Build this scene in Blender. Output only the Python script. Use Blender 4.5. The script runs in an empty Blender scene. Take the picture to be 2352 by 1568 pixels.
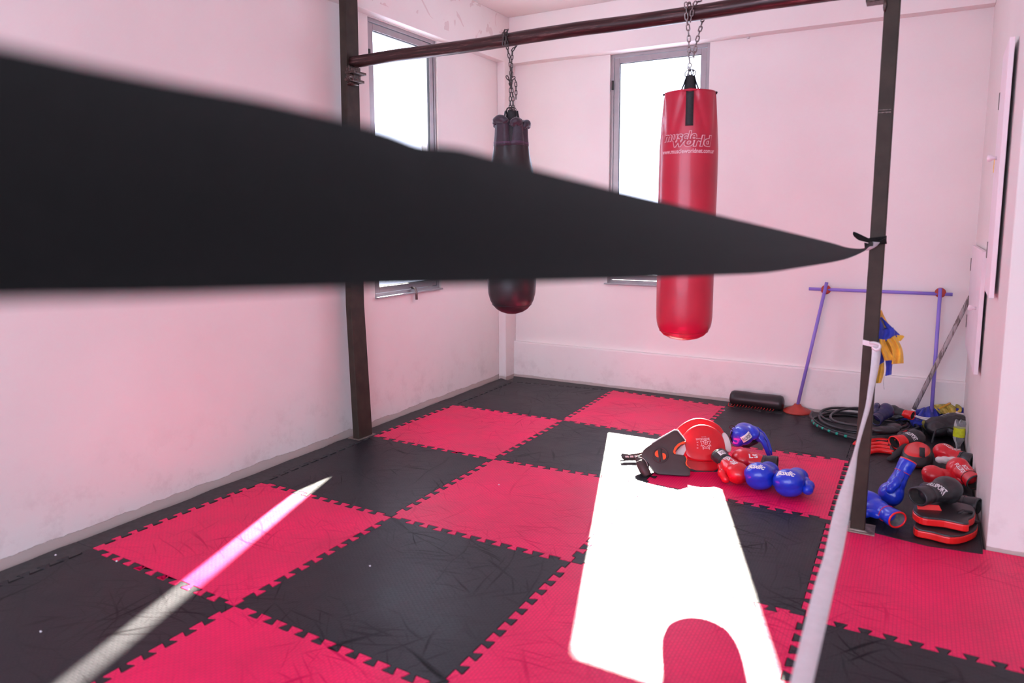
import bpy, bmesh, math, random
from mathutils import Vector, Matrix, noise
from mathutils.bvhtree import BVHTree
random.seed(7)
scene = bpy.context.scene
COL = scene.collection
R = math.radians

# ------------------------------------------------------------------ camera
cam_data = bpy.data.cameras.new('camera'); cam = bpy.data.objects.new('camera', cam_data)
COL.objects.link(cam); scene.camera = cam
F_PX = 1643.92
cam_data.sensor_width = 36.0
cam_data.lens = F_PX/2352*36
cam_data.shift_y = -69.3/2352
cam_data.clip_start = 0.05
CAM = Vector((3.2919, -5.8015, 1.5233))
yaw, pit, rol = -.5149, -.1274, -.0035
fwd = Vector((math.sin(yaw)*math.cos(pit), math.cos(yaw)*math.cos(pit), math.sin(pit)))
rgt = Vector((math.cos(yaw), -math.sin(yaw), 0)); up = rgt.cross(fwd)
rr = rgt*math.cos(rol)+up*math.sin(rol); uu = -rgt*math.sin(rol)+up*math.cos(rol)
cam.matrix_world = Matrix((( rr.x, uu.x, -fwd.x, CAM.x), (rr.y, uu.y, -fwd.y, CAM.y), (rr.z, uu.z, -fwd.z, CAM.z), (0,0,0,1)))
cam_data.dof.use_dof = True
cam_data.dof.focus_distance = 5.0
cam_data.dof.aperture_fstop = 1.75

# ------------------------------------------------------------------ light and exposure
scene.view_settings.view_transform = 'Standard'
scene.view_settings.look = 'None'
scene.view_settings.gamma = 1
scene.view_settings.use_curve_mapping = False
scene.view_settings.exposure = 0.05
world = bpy.data.worlds.new('sky'); scene.world = world; world.use_nodes = True
bgn = world.node_tree.nodes['Background']
bgn.inputs[0].default_value = (.73, .77, 1.0, 1); bgn.inputs[1].default_value = 6.6
SUN_DIR = Vector((0.276, -0.782, -0.568)).normalized()
sun = bpy.data.lights.new('sun', 'SUN'); sun.energy = 108; sun.angle = R(0.9); sun.color = (1, .92, .80)
so = bpy.data.objects.new('sun', sun); COL.objects.link(so)
so.rotation_euler = SUN_DIR.to_track_quat('-Z', 'Y').to_euler()
def area(name, loc, target, sx, sy, power, color):
    l = bpy.data.lights.new(name, 'AREA'); l.shape = 'RECTANGLE'; l.size = sx; l.size_y = sy
    l.energy = power; l.color = color
    o = bpy.data.objects.new(name, l); COL.objects.link(o); o.location = loc
    o.rotation_euler = (Vector(target)-Vector(loc)).to_track_quat('-Z', 'Y').to_euler()
    return o
# soft fill lamp added behind the camera to brighten the room
area('added_front_fill', (2.6, -8.2, 1.9), (2.2, -2, 1.2), 4.6, 2.4, 7, (1, .93, .95))
def portal(loc, target, sx, sy):
    o = area('window_portal', loc, target, sx, sy, 1, (1,1,1)); o.data.cycles.is_portal = True
portal((1.28, .36, 1.95), (1.28, -3, 1.95), .9, 2.05)
portal((-.37, -1.3, 1.95), (3, -1.3, 1.95), .9, 2.05)

# ------------------------------------------------------------------ materials
def new_mat(name):
    m = bpy.data.materials.new(name); m.use_nodes = True
    nt = m.node_tree; b = nt.nodes['Principled BSDF']
    return m, nt, b
def N(nt, t, **kw):
    n = nt.nodes.new(t)
    for k, v in kw.items():
        if hasattr(n, k) and k not in n.inputs: setattr(n, k, v)
        else: n.inputs[k].default_value = v
    return n
def L(nt, a, b): nt.links.new(a, b)
def rgba(c): return (c[0], c[1], c[2], 1)
def ramp(nt, src, stops):
    n = nt.nodes.new('ShaderNodeValToRGB'); e = n.color_ramp.elements
    while len(e) < len(stops): e.new(.5)
    for i, (p, c) in enumerate(stops):
        e[i].position = p; e[i].color = rgba(c) if not isinstance(c, (int, float)) else (c, c, c, 1)
    L(nt, src, n.inputs[0]); return n
def mix(nt, fac, a, b, mode='MIX'):
    n = nt.nodes.new('ShaderNodeMix'); n.data_type = 'RGBA'; n.blend_type = mode
    for i, v in ((0, fac), (6, a), (7, b)):
        if hasattr(v, 'is_output'): L(nt, v, n.inputs[i])
        else: n.inputs[i].default_value = v if i == 0 else rgba(v)
    return n.outputs[2]
def coords(nt, kind='Object', scale=None):
    tc = nt.nodes.new('ShaderNodeTexCoord'); o = tc.outputs[kind]
    if scale:
        mp = nt.nodes.new('ShaderNodeMapping'); mp.inputs['Scale'].default_value = scale
        L(nt, o, mp.inputs[0]); o = mp.outputs[0]
    return o
def bump(nt, b, h, strength=.3, dist=.002, prev=None):
    n = nt.nodes.new('ShaderNodeBump'); n.inputs['Strength'].default_value = strength
    n.inputs['Distance'].default_value = dist; L(nt, h, n.inputs['Height'])
    if prev: L(nt, prev, n.inputs['Normal'])
    L(nt, n.outputs[0], b.inputs['Normal']); return n.outputs[0]
def plain(name, col, rough=.5, var=.12, scale=25, metal=0, bumpd=.0006, coat=0, spec=.5, sheen=0):
    m, nt, b = new_mat(name)
    co = coords(nt)
    ns = N(nt, 'ShaderNodeTexNoise', Scale=scale, Detail=4.0); L(nt, co, ns.inputs['Vector'])
    dark = tuple(c*(1-var*1.6) for c in col); lite = tuple(min(1, c*(1+var)) for c in col)
    r = ramp(nt, ns.outputs['Fac'], [(.3, dark), (.7, lite)])
    L(nt, r.outputs[0], b.inputs['Base Color'])
    b.inputs['Roughness'].default_value = rough; b.inputs['Metallic'].default_value = metal
    b.inputs['Coat Weight'].default_value = coat; b.inputs['Specular IOR Level'].default_value = spec
    b.inputs['Sheen Weight'].default_value = sheen
    if bumpd: bump(nt, b, ns.outputs['Fac'], .5, bumpd)
    return m

WALL_COL = (.80, .755, .72)
def wall_mat(name, stain_h=0.35, edge=.015, col=WALL_COL, patches=False):
    m, nt, b = new_mat(name)
    co = coords(nt)
    big = N(nt, 'ShaderNodeTexNoise', Scale=1.3, Detail=5.0); L(nt, co, big.inputs['Vector'])
    c = ramp(nt, big.outputs['Fac'], [(.3, tuple(x*.955 for x in col)), (.7, tuple(min(1, x*1.03) for x in col))]).outputs[0]
    # scuffs and damp marks close to the floor
    sep = nt.nodes.new('ShaderNodeSeparateXYZ'); L(nt, co, sep.inputs[0])
    dn = N(nt, 'ShaderNodeTexNoise', Scale=7.0, Detail=8.0, Roughness=.7); L(nt, co, dn.inputs['Vector'])
    hz = nt.nodes.new('ShaderNodeMapRange'); L(nt, sep.outputs[2], hz.inputs[0])
    hz.inputs[1].default_value = 0; hz.inputs[2].default_value = stain_h; hz.inputs[3].default_value = .34; hz.inputs[4].default_value = 0
    s1 = ramp(nt, dn.outputs['Fac'], [(.5, 0), (.68, 1)])
    mul = nt.nodes.new('ShaderNodeMath'); mul.operation = 'MULTIPLY'
    L(nt, s1.outputs[0], mul.inputs[0]); L(nt, hz.outputs[0], mul.inputs[1])
    c = mix(nt, mul.outputs[0], c, (.42, .33, .31))
    # worn bare plaster edge
    en = N(nt, 'ShaderNodeTexNoise', Scale=5.0, Detail=7.0, Roughness=.65); L(nt, co, en.inputs['Vector'])
    ad = nt.nodes.new('ShaderNodeMath'); ad.operation = 'MULTIPLY_ADD'; ad.inputs[1].default_value = -edge*2
    L(nt, en.outputs['Fac'], ad.inputs[0]); L(nt, sep.outputs[2], ad.inputs[2])
    ed = ramp(nt, ad.outputs[0], [(0.0, 1), (.002, 0)])
    c = mix(nt, ed.outputs[0], c, (.52, .44, .40))
    if patches:   # old filler showing above the window
        pn = N(nt, 'ShaderNodeTexNoise', Scale=4.2, Detail=3.0, Distortion=1.6); L(nt, co, pn.inputs['Vector'])
        p1 = ramp(nt, pn.outputs['Fac'], [(.585, 0), (.6, 1)])
        hi = ramp(nt, sep.outputs[2], [(0, 0), (1, 1)])
        gt = nt.nodes.new('ShaderNodeMath'); gt.operation = 'GREATER_THAN'; gt.inputs[1].default_value = 3.03; L(nt, sep.outputs[2], gt.inputs[0])
        m2 = nt.nodes.new('ShaderNodeMath'); m2.operation = 'MULTIPLY'; L(nt, p1.outputs[0], m2.inputs[0]); L(nt, gt.outputs[0], m2.inputs[1])
        m3 = nt.nodes.new('ShaderNodeMath'); m3.operation = 'MULTIPLY'; L(nt, m2.outputs[0], m3.inputs[0]); m3.inputs[1].default_value = .5
        c = mix(nt, m3.outputs[0], c, (.60, .44, .42))
    L(nt, c, b.inputs['Base Color']); b.inputs['Roughness'].default_value = .62
    fn = N(nt, 'ShaderNodeTexNoise', Scale=38.0, Detail=5.0); L(nt, co, fn.inputs['Vector'])
    b1 = bump(nt, b, fn.outputs['Fac'], .35, .0015)
    bump(nt, b, ed.outputs[0], .6, -.003, b1)
    return m
def mat_foam(name, col, scuff, scuff_amt, groove_mix):
    m, nt, b = new_mat(name)
    co = nt.nodes.new('ShaderNodeNewGeometry').outputs['Position']
    # woven relief: fine courses running along the room
    mp = nt.nodes.new('ShaderNodeMapping'); mp.inputs['Rotation'].default_value = (0, 0, R(90)); L(nt, co, mp.inputs[0])
    br = N(nt, 'ShaderNodeTexBrick', Scale=1.0); L(nt, mp.outputs[0], br.inputs['Vector'])
    br.inputs['Brick Width'].default_value = .021; br.inputs['Row Height'].default_value = .0135
    br.inputs['Mortar Size'].default_value = .0016; br.inputs['Mortar Smooth'].default_value = .6
    br.inputs['Color1'].default_value = (1,1,1,1); br.inputs['Color2'].default_value = (.86,.86,.86,1); br.inputs['Mortar'].default_value = (0,0,0,1)
    big = N(nt, 'ShaderNodeTexNoise', Scale=2.6, Detail=7.0, Roughness=.6); L(nt, co, big.inputs['Vector'])
    c = ramp(nt, big.outputs['Fac'], [(.3, tuple(x*.84 for x in col)), (.72, tuple(min(1, x*1.14) for x in col))]).outputs[0]
    c = mix(nt, groove_mix, c, br.outputs['Color'], 'MULTIPLY')  # multiplies the relief's groove lines darker into the colour
    prev = None; lines = None
    # drag marks: three families of stretched noise, each thresholded to thin strokes
    for k, (ang, sx, sy, lo) in enumerate(((25, 1.9, 38, .65), (-52, 2.4, 44, .65), (78, 1.6, 34, .665), (5, 3, 50, .67), (-20, 2.6, 56, .65), (50, 3.2, 60, .67))):
        wp = N(nt, 'ShaderNodeTexNoise', Scale=1.7, Detail=1.0); L(nt, co, wp.inputs['Vector'])
        va = nt.nodes.new('ShaderNodeVectorMath'); va.operation = 'MULTIPLY_ADD'; va.inputs[1].default_value = (.32, .32, 0)
        L(nt, wp.outputs['Color'], va.inputs[0]); L(nt, co, va.inputs[2])
        rp = nt.nodes.new('ShaderNodeMapping'); rp.inputs['Rotation'].default_value = (0, 0, R(ang)); rp.inputs['Location'].default_value = (k*3.7, k*1.9, 0)
        rp.inputs['Scale'].default_value = (1, 1, 1); L(nt, va.outputs[0], rp.inputs[0])
        sc = nt.nodes.new('ShaderNodeMapping'); sc.inputs['Scale'].default_value = (sx, sy, 1); L(nt, rp.outputs[0], sc.inputs[0])
        sn = N(nt, 'ShaderNodeTexNoise', Scale=1.0, Detail=2.0); L(nt, sc.outputs[0], sn.inputs['Vector'])
        rm = ramp(nt, sn.outputs['Fac'], [(lo-.045, 0), (lo+.06, 1)])
        if lines is None: lines = rm.outputs[0]
        else:
            mx = nt.nodes.new('ShaderNodeMath'); mx.operation = 'MAXIMUM'; L(nt, lines, mx.inputs[0]); L(nt, rm.outputs[0], mx.inputs[1]); lines = mx.outputs[0]
    pm = N(nt, 'ShaderNodeTexNoise', Scale=2.1, Detail=1.0); L(nt, co, pm.inputs['Vector'])
    pr_ = ramp(nt, pm.outputs['Fac'], [(.38, .08), (.62, 1)])
    mm = nt.nodes.new('ShaderNodeMath'); mm.operation = 'MULTIPLY'; L(nt, lines, mm.inputs[0]); L(nt, pr_.outputs[0], mm.inputs[1]); lines = mm.outputs[0]
    am = nt.nodes.new('ShaderNodeMath'); am.operation = 'MULTIPLY'; am.inputs[1].default_value = scuff_amt; L(nt, lines, am.inputs[0])
    c = mix(nt, am.outputs[0], c, scuff)
    L(nt, c, b.inputs['Base Color'])
    sp = ramp(nt, lines, [(0, .32), (1, .08)]); L(nt, sp.outputs[0], b.inputs['Specular IOR Level'])
    rg = ramp(nt, big.outputs['Fac'], [(.3, .40), (.7, .50)])
    L(nt, rg.outputs[0], b.inputs['Roughness'])
    h = bump(nt, b, br.outputs['Fac'], .55, -.0009)
    fn = N(nt, 'ShaderNodeTexNoise', Scale=9.0, Detail=6.0); L(nt, co, fn.inputs['Vector'])
    bump(nt, b, fn.outputs['Fac'], .35, .004, h)
    return m
M = {}
M['wall'] = wall_mat('painted_plaster')
M['wall_left'] = wall_mat('painted_plaster_left', .5, .030, patches=True)
M['ceil'] = plain('ceiling_paint', (.80, .76, .72), .7, .03, 2, bumpd=.001)
M['concrete'] = plain('bare_concrete', (.16, .14, .13), .8, .2, 6)
M['red_mat'] = mat_foam('red_foam', (.86, .005, .105), (.38, .004, .05), .5, .30)
M['black_mat'] = mat_foam('black_foam', (.0165, .0145, .019), (.005, .0045, .005), .85, .5)
M['black_edge'] = plain('black_foam_edge', (.03, .028, .029), .6, .25, 30, bumpd=.001)
M['steel'] = plain('brown_painted_steel', (.040, .029, .021), .6, .18, 14, spec=.25)
M['bar'] = None
def worn_bar():
    m, nt, b = new_mat('worn_dark_red_paint')
    co = coords(nt, 'Object', (1.5, 30, 30))
    ns = N(nt, 'ShaderNodeTexNoise', Scale=3.0, Detail=8.0, Roughness=.7); L(nt, co, ns.inputs['Vector'])
    c = ramp(nt, ns.outputs['Fac'], [(.42, (.030, .015, .014)), (.56, (.060, .020, .019)), (.70, (.24, .15, .14))]).outputs[0]
    L(nt, c, b.inputs['Base Color']); b.inputs['Roughness'].default_value = .35; b.inputs['Metallic'].default_value = .3
    bump(nt, b, ns.outputs['Fac'], .4, .001); return m
M['bar'] = worn_bar()
M['alu'] = plain('window_aluminium', (.36, .33, .34), .38, .06, 10, metal=.55, bumpd=0)
M['rubber'] = plain('black_gasket', (.012, .012, .012), .6, .1, bumpd=0)
M['chain'] = plain('zinc_chain', (.28, .24, .23), .32, .2, 60, metal=.85)
M['chain_dark'] = plain('dark_chain', (.09, .075, .07), .4, .25, 60, metal=.7)
M['door'] = plain('door_paint', (.86, .77, .80), .45, .02, 4, bumpd=0)
M['doorm'] = plain('hinge_metal', (.2, .17, .16), .4, .1, metal=.7)
def glass_mat():
    m, nt, b = new_mat('window_glass')
    b.inputs['Base Color'].default_value = (1, 1, 1, 1); b.inputs['Roughness'].default_value = 0
    out = nt.nodes['Material Output']
    tr = nt.nodes.new('ShaderNodeBsdfTransparent'); tr.inputs[0].default_value = (.97, .985, .98, 1)
    gl = nt.nodes.new('ShaderNodeBsdfGlossy'); gl.inputs['Roughness'].default_value = .02
    fr = N(nt, 'ShaderNodeFresnel', IOR=1.45); ge = nt.nodes.new('ShaderNodeNewGeometry')
    front = nt.nodes.new('ShaderNodeMath'); front.operation = 'SUBTRACT'; front.inputs[0].default_value = 1; L(nt, ge.outputs['Backfacing'], front.inputs[1])
    fm = nt.nodes.new('ShaderNodeMath'); fm.operation = 'MULTIPLY'; L(nt, fr.outputs[0], fm.inputs[0]); L(nt, front.outputs[0], fm.inputs[1])
    ms = nt.nodes.new('ShaderNodeMixShader'); L(nt, fm.outputs[0], ms.inputs[0]); L(nt, tr.outputs[0], ms.inputs[1]); L(nt, gl.outputs[0], ms.inputs[2])
    L(nt, ms.outputs[0], out.inputs[0]); return m
M['glass'] = glass_mat()

# ------------------------------------------------------------------ mesh helpers
def link(name, me, mat, parent=None):
    o = bpy.data.objects.new(name, me); COL.objects.link(o)
    if mat and not me.materials: me.materials.append(mat)
    if parent: o.parent = parent
    return o
def tag(o, label=None, cat=None, group=None, kind=None):
    if label: o['label'] = label
    if cat: o['category'] = cat
    if group: o['group'] = group
    if kind: o['kind'] = kind
    return o
def thing(name, label, cat, loc=(0,0,0), mat3=None, group=None):
    o = bpy.data.objects.new(name, None); COL.objects.link(o); o.empty_display_size = .05
    if mat3 is not None:
        mw = mat3.to_4x4(); mw.translation = Vector(loc); o.matrix_world = mw
    else: o.location = loc
    return tag(o, label, cat, group)
def off(parent, p):     # world point -> parent's local frame
    return parent.matrix_basis.inverted() @ Vector(p) if parent else Vector(p)
def mesh(name, verts, faces, mat, parent=None, smooth=False, world=False):
    me = bpy.data.meshes.new(name)
    if world and parent: verts = [off(parent, v) for v in verts]
    me.from_pydata([tuple(v) for v in verts], [], faces); me.update()
    bm = bmesh.new(); bm.from_mesh(me); bmesh.ops.recalc_face_normals(bm, faces=bm.faces); bm.to_mesh(me); bm.free()
    if smooth: me.polygons.foreach_set('use_smooth', [True]*len(me.polygons))
    return link(name, me, mat, parent)
def bevel(o, w=.003, seg=2, angle=35):
    m = o.modifiers.new('bevel', 'BEVEL'); m.width = w; m.segments = seg; m.limit_method = 'ANGLE'; m.angle_limit = R(angle)
    return o
def box(name, lo, hi, mat, parent=None, bw=0, world=False):
    x0,y0,z0 = lo; x1,y1,z1 = hi
    v = [(x0,y0,z0),(x1,y0,z0),(x1,y1,z0),(x0,y1,z0),(x0,y0,z1),(x1,y0,z1),(x1,y1,z1),(x0,y1,z1)]
    f = [(0,3,2,1),(4,5,6,7),(0,1,5,4),(1,2,6,5),(2,3,7,6),(3,0,4,7)]
    o = mesh(name, v, f, mat, parent, world=world)
    if bw: bevel(o, bw)
    return o
def boxes(name, specs, mat, parent=None, world=False, bw=0):
    v, f = [], []
    for lo, hi in specs:
        n = len(v); x0,y0,z0 = lo; x1,y1,z1 = hi
        v += [(x0,y0,z0),(x1,y0,z0),(x1,y1,z0),(x0,y1,z0),(x0,y0,z1),(x1,y0,z1),(x1,y1,z1),(x0,y1,z1)]
        f += [tuple(n+i for i in q) for q in ((0,3,2,1),(4,5,6,7),(0,1,5,4),(1,2,6,5),(2,3,7,6),(3,0,4,7))]
    o = mesh(name, v, f, mat, parent, world=world)
    if bw: bevel(o, bw)
    return o
def catmull(pts, n=8, closed=False):
    P = [Vector(p) for p in pts]; out = []
    m = len(P); rng = m if closed else m-1
    for i in range(rng):
        if closed: p0,p1,p2,p3 = P[(i-1)%m],P[i],P[(i+1)%m],P[(i+2)%m]
        else: p0,p1,p2,p3 = P[max(i-1,0)],P[i],P[i+1],P[min(i+2,m-1)]
        for k in range(n):
            t = k/n
            out.append(.5*((2*p1)+(p2-p0)*t+(2*p0-5*p1+4*p2-p3)*t*t+(3*p1-p0-3*p2+p3)*t**3))
    if not closed: out.append(P[-1])
    return out
def tube_data(pts, rad, seg=10, closed=False, flat=1.0, caps=True, upv=None):
    P = [Vector(p) for p in pts]; n = len(P)
    rad = rad if isinstance(rad, (list, tuple)) else [rad]*n
    v, f = [], []; prev = None
    for i, p in enumerate(P):
        t = (P[(i+1)%n]-P[i-1]) if closed else (P[min(i+1,n-1)]-P[max(i-1,0)])
        t.normalize()
        if prev is None:
            a = Vector(upv) if upv else (Vector((0,0,1)) if abs(t.z) < .9 else Vector((1,0,0)))
            prev = (a-t*a.dot(t)).normalized()
        else: prev = (prev-t*prev.dot(t)).normalized()
        bq = t.cross(prev)
        for k in range(seg):
            an = 2*math.pi*k/seg
            v.append(p+prev*math.cos(an)*rad[i]*flat+bq*math.sin(an)*rad[i])
    for i in range(n if closed else n-1):
        j = (i+1)%n
        for k in range(seg):
            f.append((i*seg+k, i*seg+(k+1)%seg, j*seg+(k+1)%seg, j*seg+k))
    if caps and not closed:
        f.append(tuple(range(seg))[::-1]); f.append(tuple((n-1)*seg+k for k in range(seg)))
    return v, f
def tube(name, pts, rad, mat, parent=None, seg=10, closed=False, flat=1.0, world=False, upv=None):
    v, f = tube_data(pts, rad, seg, closed, flat, upv=upv)
    return mesh(name, v, f, mat, parent, smooth=True, world=world)
def lathe(name, prof, mat, parent=None, seg=32, center=(0,0,0), axis=None, squash=1.0, world=False, smooth=True, caps=True):
    v, f = [], []; c = Vector(center)
    ax = Vector(axis).normalized() if axis else Vector((0,0,1))
    a = Vector((1,0,0)) if abs(ax.x) < .9 else Vector((0,1,0))
    e1 = (a-ax*a.dot(ax)).normalized(); e2 = ax.cross(e1)
    for r_, h in prof:
        for k in range(seg):
            an = 2*math.pi*k/seg
            v.append(c+ax*h+e1*math.cos(an)*r_+e2*math.sin(an)*r_*squash)
    for i in range(len(prof)-1):
        for k in range(seg):
            f.append((i*seg+k, i*seg+(k+1)%seg, (i+1)*seg+(k+1)%seg, (i+1)*seg+k))
    if caps:
        f.append(tuple(range(seg))[::-1]); f.append(tuple((len(prof)-1)*seg+k for k in range(seg)))
    return mesh(name, v, f, mat, parent, smooth=smooth, world=world)
def weld(o, d=.0001):
    bm = bmesh.new(); bm.from_mesh(o.data); bmesh.ops.remove_doubles(bm, verts=bm.verts, dist=d); bm.to_mesh(o.data); bm.free(); return o
def prism(name, outline, z0, z1, mat, parent=None, world=False, bw=0, seg=1):
    n = len(outline); v = [(p[0], p[1], z0) for p in outline]+[(p[0], p[1], z1) for p in outline]
    f = [tuple(range(n))[::-1], tuple(range(n, 2*n))]+[(i, (i+1)%n, n+(i+1)%n, n+i) for i in range(n)]
    o = mesh(name, v, f, mat, parent, world=world)
    if bw: bevel(o, bw, seg, 50)
    return o
def ribbon(name, left, right, thick, mat, parent=None, world=False, smooth=True):
    n = len(left); v, f = [], []
    for i in range(n):
        l, r_ = Vector(left[i]), Vector(right[i])
        t = Vector(left[min(i+1,n-1)])-Vector(left[max(i-1,0)])
        nn = (r_-l).cross(t); nn = nn.normalized()*thick/2 if nn.length > 1e-9 else Vector((0,0,thick/2))
        m_ = (l+r_)/2
        v += [l+nn, m_+nn*1.15, r_+nn, r_-nn, m_-nn*1.15, l-nn]
    for i in range(n-1):
        for k in range(6): f.append((i*6+k, i*6+(k+1)%6, (i+1)*6+(k+1)%6, (i+1)*6+k))
    f.append((5,4,3,2,1,0)); f.append(tuple((n-1)*6+k for k in range(6)))
    return mesh(name, v, f, mat, parent, smooth=smooth, world=world)
def ray(u, v): return fwd+rr*((u-1176)/F_PX)-uu*((v-714.7)/F_PX)
# measured directions are used only to survey where things stand; results are plain world coordinates
def on_z(u, v, z=0.0):
    d = ray(u, v); return CAM+d*((z-CAM.z)/d.z)
def on_y(u, v, y):
    d = ray(u, v); return CAM+d*((y-CAM.y)/d.y)
def at_depth(u, v, dep): return CAM+ray(u, v)*dep

# ------------------------------------------------------------------ the setting
XL, YB, YK, ZC = -.18, .27, .23, 3.36     # left wall, back wall, kick wall face, ceiling
XR, YP = 3.65, -1.98                       # alcove right wall, pier face
def struct(o): o['kind'] = 'structure'; return o
struct(box('floor', (-.6, -8.6, -.14), (6.2, .6, -.024), M['concrete']))
struct(box('ceiling', (-.6, -8.6, ZC), (6.2, .6, ZC+.12), M['ceil']))
W1 = (-1.72, -.88, .95, 2.95)   # y0,y1,z0,z1
W2 = (.85, 1.72, .95, 2.95)     # x0,x1,z0,z1
TH = .172
struct(boxes('wall_left', [((XL-TH, -8.6, -.03), (XL, W1[0], ZC)), ((XL-TH, W1[1], -.03), (XL, .6, ZC)),
    ((XL-TH, W1[0], -.03), (XL, W1[1], W1[2])), ((XL-TH, W1[0], W1[3]), (XL, W1[1], ZC))], M['wall_left']))
struct(boxes('wall_back', [((-.6, YB, -.03), (W2[0], YB+.12, ZC)), ((W2[1], YB, -.03), (XR+.3, YB+.12, ZC)),
    ((W2[0], YB, -.03), (W2[1], YB+.12, W2[2])), ((W2[0], YB, W2[3]), (W2[1], YB+.12, ZC))], M['wall']))
struct(bevel(box('wall_right', (XR, YP, -.03), (6.2, YB+.2, ZC), M['wall']), .004))
struct(box('wall_far_right', (6.0, -8.6, -.03), (6.2, YP, ZC), M['wall']))
# unseen front of the room, its opening added to admit sky light
struct(boxes('wall_front', [((-.6, -8.5, -.03), (6.2, -8.3, .5)), ((-.6, -8.5, 3.15), (6.2, -8.3, ZC)), ((-.6,-8.5,.5),(.1,-8.3,3.15)), ((5.2,-8.5,.5),(6.2,-8.3,3.15))], M['wall']))
struct(bevel(box('trim_left_beam', (XL, -8.3, 2.955), (-.102, .09, ZC), M['wall_left']), .004))
struct(bevel(box('trim_back_beam', (-.1, .155, 2.95), (XR, YB, ZC), M['wall']), .004))
struct(bevel(box('trim_corner_column', (XL, .07, -.03), (-.1, YB, ZC), M['wall']), .005))
def kick():
    # low plinth along the back wall with a chipped top edge
    n = 150; v, f = [], []
    for i in range(n+1):
        x = -.1+(XR+.1)*i/n
        c = noise.noise(Vector((x*9, 0, 0)))*.004+max(0, noise.noise(Vector((x*21, 4, 0)))-.25)*.022
        z = .343-x*.0005
        v += [(x, YK, -.03), (x, YK+.0005, z-.012-c*.8), (x, YK+.004+c*.9, z-c*.2), (x, YB+.02, z)]
    for i in range(n):
        for k in range(3): f.append((i*4+k, (i+1)*4+k, (i+1)*4+k+1, i*4+k+1))
    return mesh('baseboard_back', v, f, M['wall'], smooth=False)
struct(kick())
def crumbs(name, seed, line, label):
    pass

def window(name, along, a0, a1, z0, z1, face, sign):
    """aluminium casement; along='x' or 'y'; face = room-side plane; sign = outward direction"""
    def P(a, d, z): return (a, face+sign*d, z) if along == 'x' else (face+sign*d, a, z)
    root = thing(name, None, None, P((a0+a1)/2, 0, z0)); root['kind'] = 'structure'
    def bar_(nm, al, ah, zl, zh, d0, d1, m):
        p, q = P(al, d0, zl), P(ah, d1, zh)
        lo = tuple(min(p[i], q[i]) for i in range(3)); hi = tuple(max(p[i], q[i]) for i in range(3))
        return (lo, hi)
    fr = [bar_('', a0, a0+.028, z0, z1, 0, .05, 0), bar_('', a1-.028, a1, z0, z1, 0, .05, 0),
          bar_('', a0+.028, a1-.028, z1-.028, z1, 0, .05, 0), bar_('', a0+.028, a1-.028, z0, z0+.028, 0, .05, 0)]
    boxes('window_frame', fr, M['alu'], root, world=True, bw=.002)
    g = .004; s0, s1, t0, t1 = a0+.028+g, a1-.028-g, z0+.028+g, z1-.028-g
    w = .046
    boxes('sash_frame', [bar_('', s0, s0+w, t0, t1, .006, .045, 0), bar_('', s1-w, s1, t0, t1, .006, .045, 0),
          bar_('', s0+w, s1-w, t1-w, t1, .006, .045, 0), bar_('', s0+w, s1-w, t0, t0+w, .006, .045, 0)], M['alu'], root, world=True, bw=.003)
    boxes('gasket', [bar_('', s0+w, s0+w+.004, t0+w, t1-w, .012, .03, 0), bar_('', s1-w-.004, s1-w, t0+w, t1-w, .012, .03, 0),
          bar_('', s0+w, s1-w, t1-w-.004, t1-w, .012, .03, 0), bar_('', s0+w, s1-w, t0+w, t0+w+.004, .012, .03, 0)], M['rubber'], root, world=True)
    lo, hi = bar_('', s0+w, s1-w, t0+w, t1-w, .022, .026, 0)
    box('glass_pane', lo, hi, M['glass'], root, world=True)
    boxes('hinge', [bar_('', a0+.012, a0+.03, z1-.30, z1-.22, -.012, .0, 0), bar_('', a0+.012, a0+.03, z0+.25, z0+.33, -.012, .0, 0)], M['rubber'], root, world=True, bw=.002)
    return root
w1 = window('window_1', 'y', W1[0], W1[1], W1[2], W1[3], -.195, -1)
# sill and latch lever of the left window
box('window_sill', (-.24, W1[0], .945), (-.155, W1[1], .958), M['alu'], w1, .002, world=True)
tube('window_handle', [(-.20, -1.25, .99), (-.165, -1.25, .985), (-.155, -1.25, .96), (-.155, -1.25, .895)], .0105, M['doorm'], w1, world=True)
w2 = window('window_2', 'x', W2[0], W2[1], W2[2], W2[3], .295, 1)
box('window_sill', (W2[0]-.02, .24, .938), (W2[1]+.02, .32, .952), M['alu'], w2, .002, world=True)

# service doors in the alcove's right wall, both a little ajar
def service_door(name, y_far, y_near, z0, z1, ajar, knob, hinges, thick=.022):
    root = thing(name, None, None, (XR, y_far, z0)); root['kind'] = 'structure'
    a, b_ = Vector((XR-.004, y_far, 0)), Vector((XR-.004-ajar, y_near, 0))
    nrm = Vector((-(b_-a).y, (b_-a).x, 0)).normalized(); 
    if nrm.x > 0: nrm = -nrm
    pts = [a, b_, b_+nrm*thick, a+nrm*thick]
    v = [(p.x, p.y, z0) for p in pts]+[(p.x, p.y, z1) for p in pts]
    o = mesh('door_panel', v, [(3,2,1,0),(4,5,6,7),(0,1,5,4),(1,2,6,5),(2,3,7,6),(3,0,4,7)], M['door'], root, world=True); bevel(o, .002)
    for z in hinges:
        box('hinge', (XR-.03, y_far-.012, z-.045), (XR-.001, y_far+.012, z+.045), M['doorm'], root, .003, world=True)
    k = a+(b_-a)*knob[0]+nrm*thick; k.z = knob[1]
    lathe('door_knob', [(.0, 0), (.009, 0), (.008, .014), (.016, .024), (.019, .032), (.015, .040), (.0, .043)], M['door'], root, 16, k, nrm, world=True)
    return root, k
service_door('door_1', .16, -.98, .63, 1.335, .011, (.8, .99), [1.2, .80])
d2, kk = service_door('door_2', -1.10, -1.58, 1.13, 2.37, .013, (.38, 1.83), [2.14, 1.35])
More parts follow.
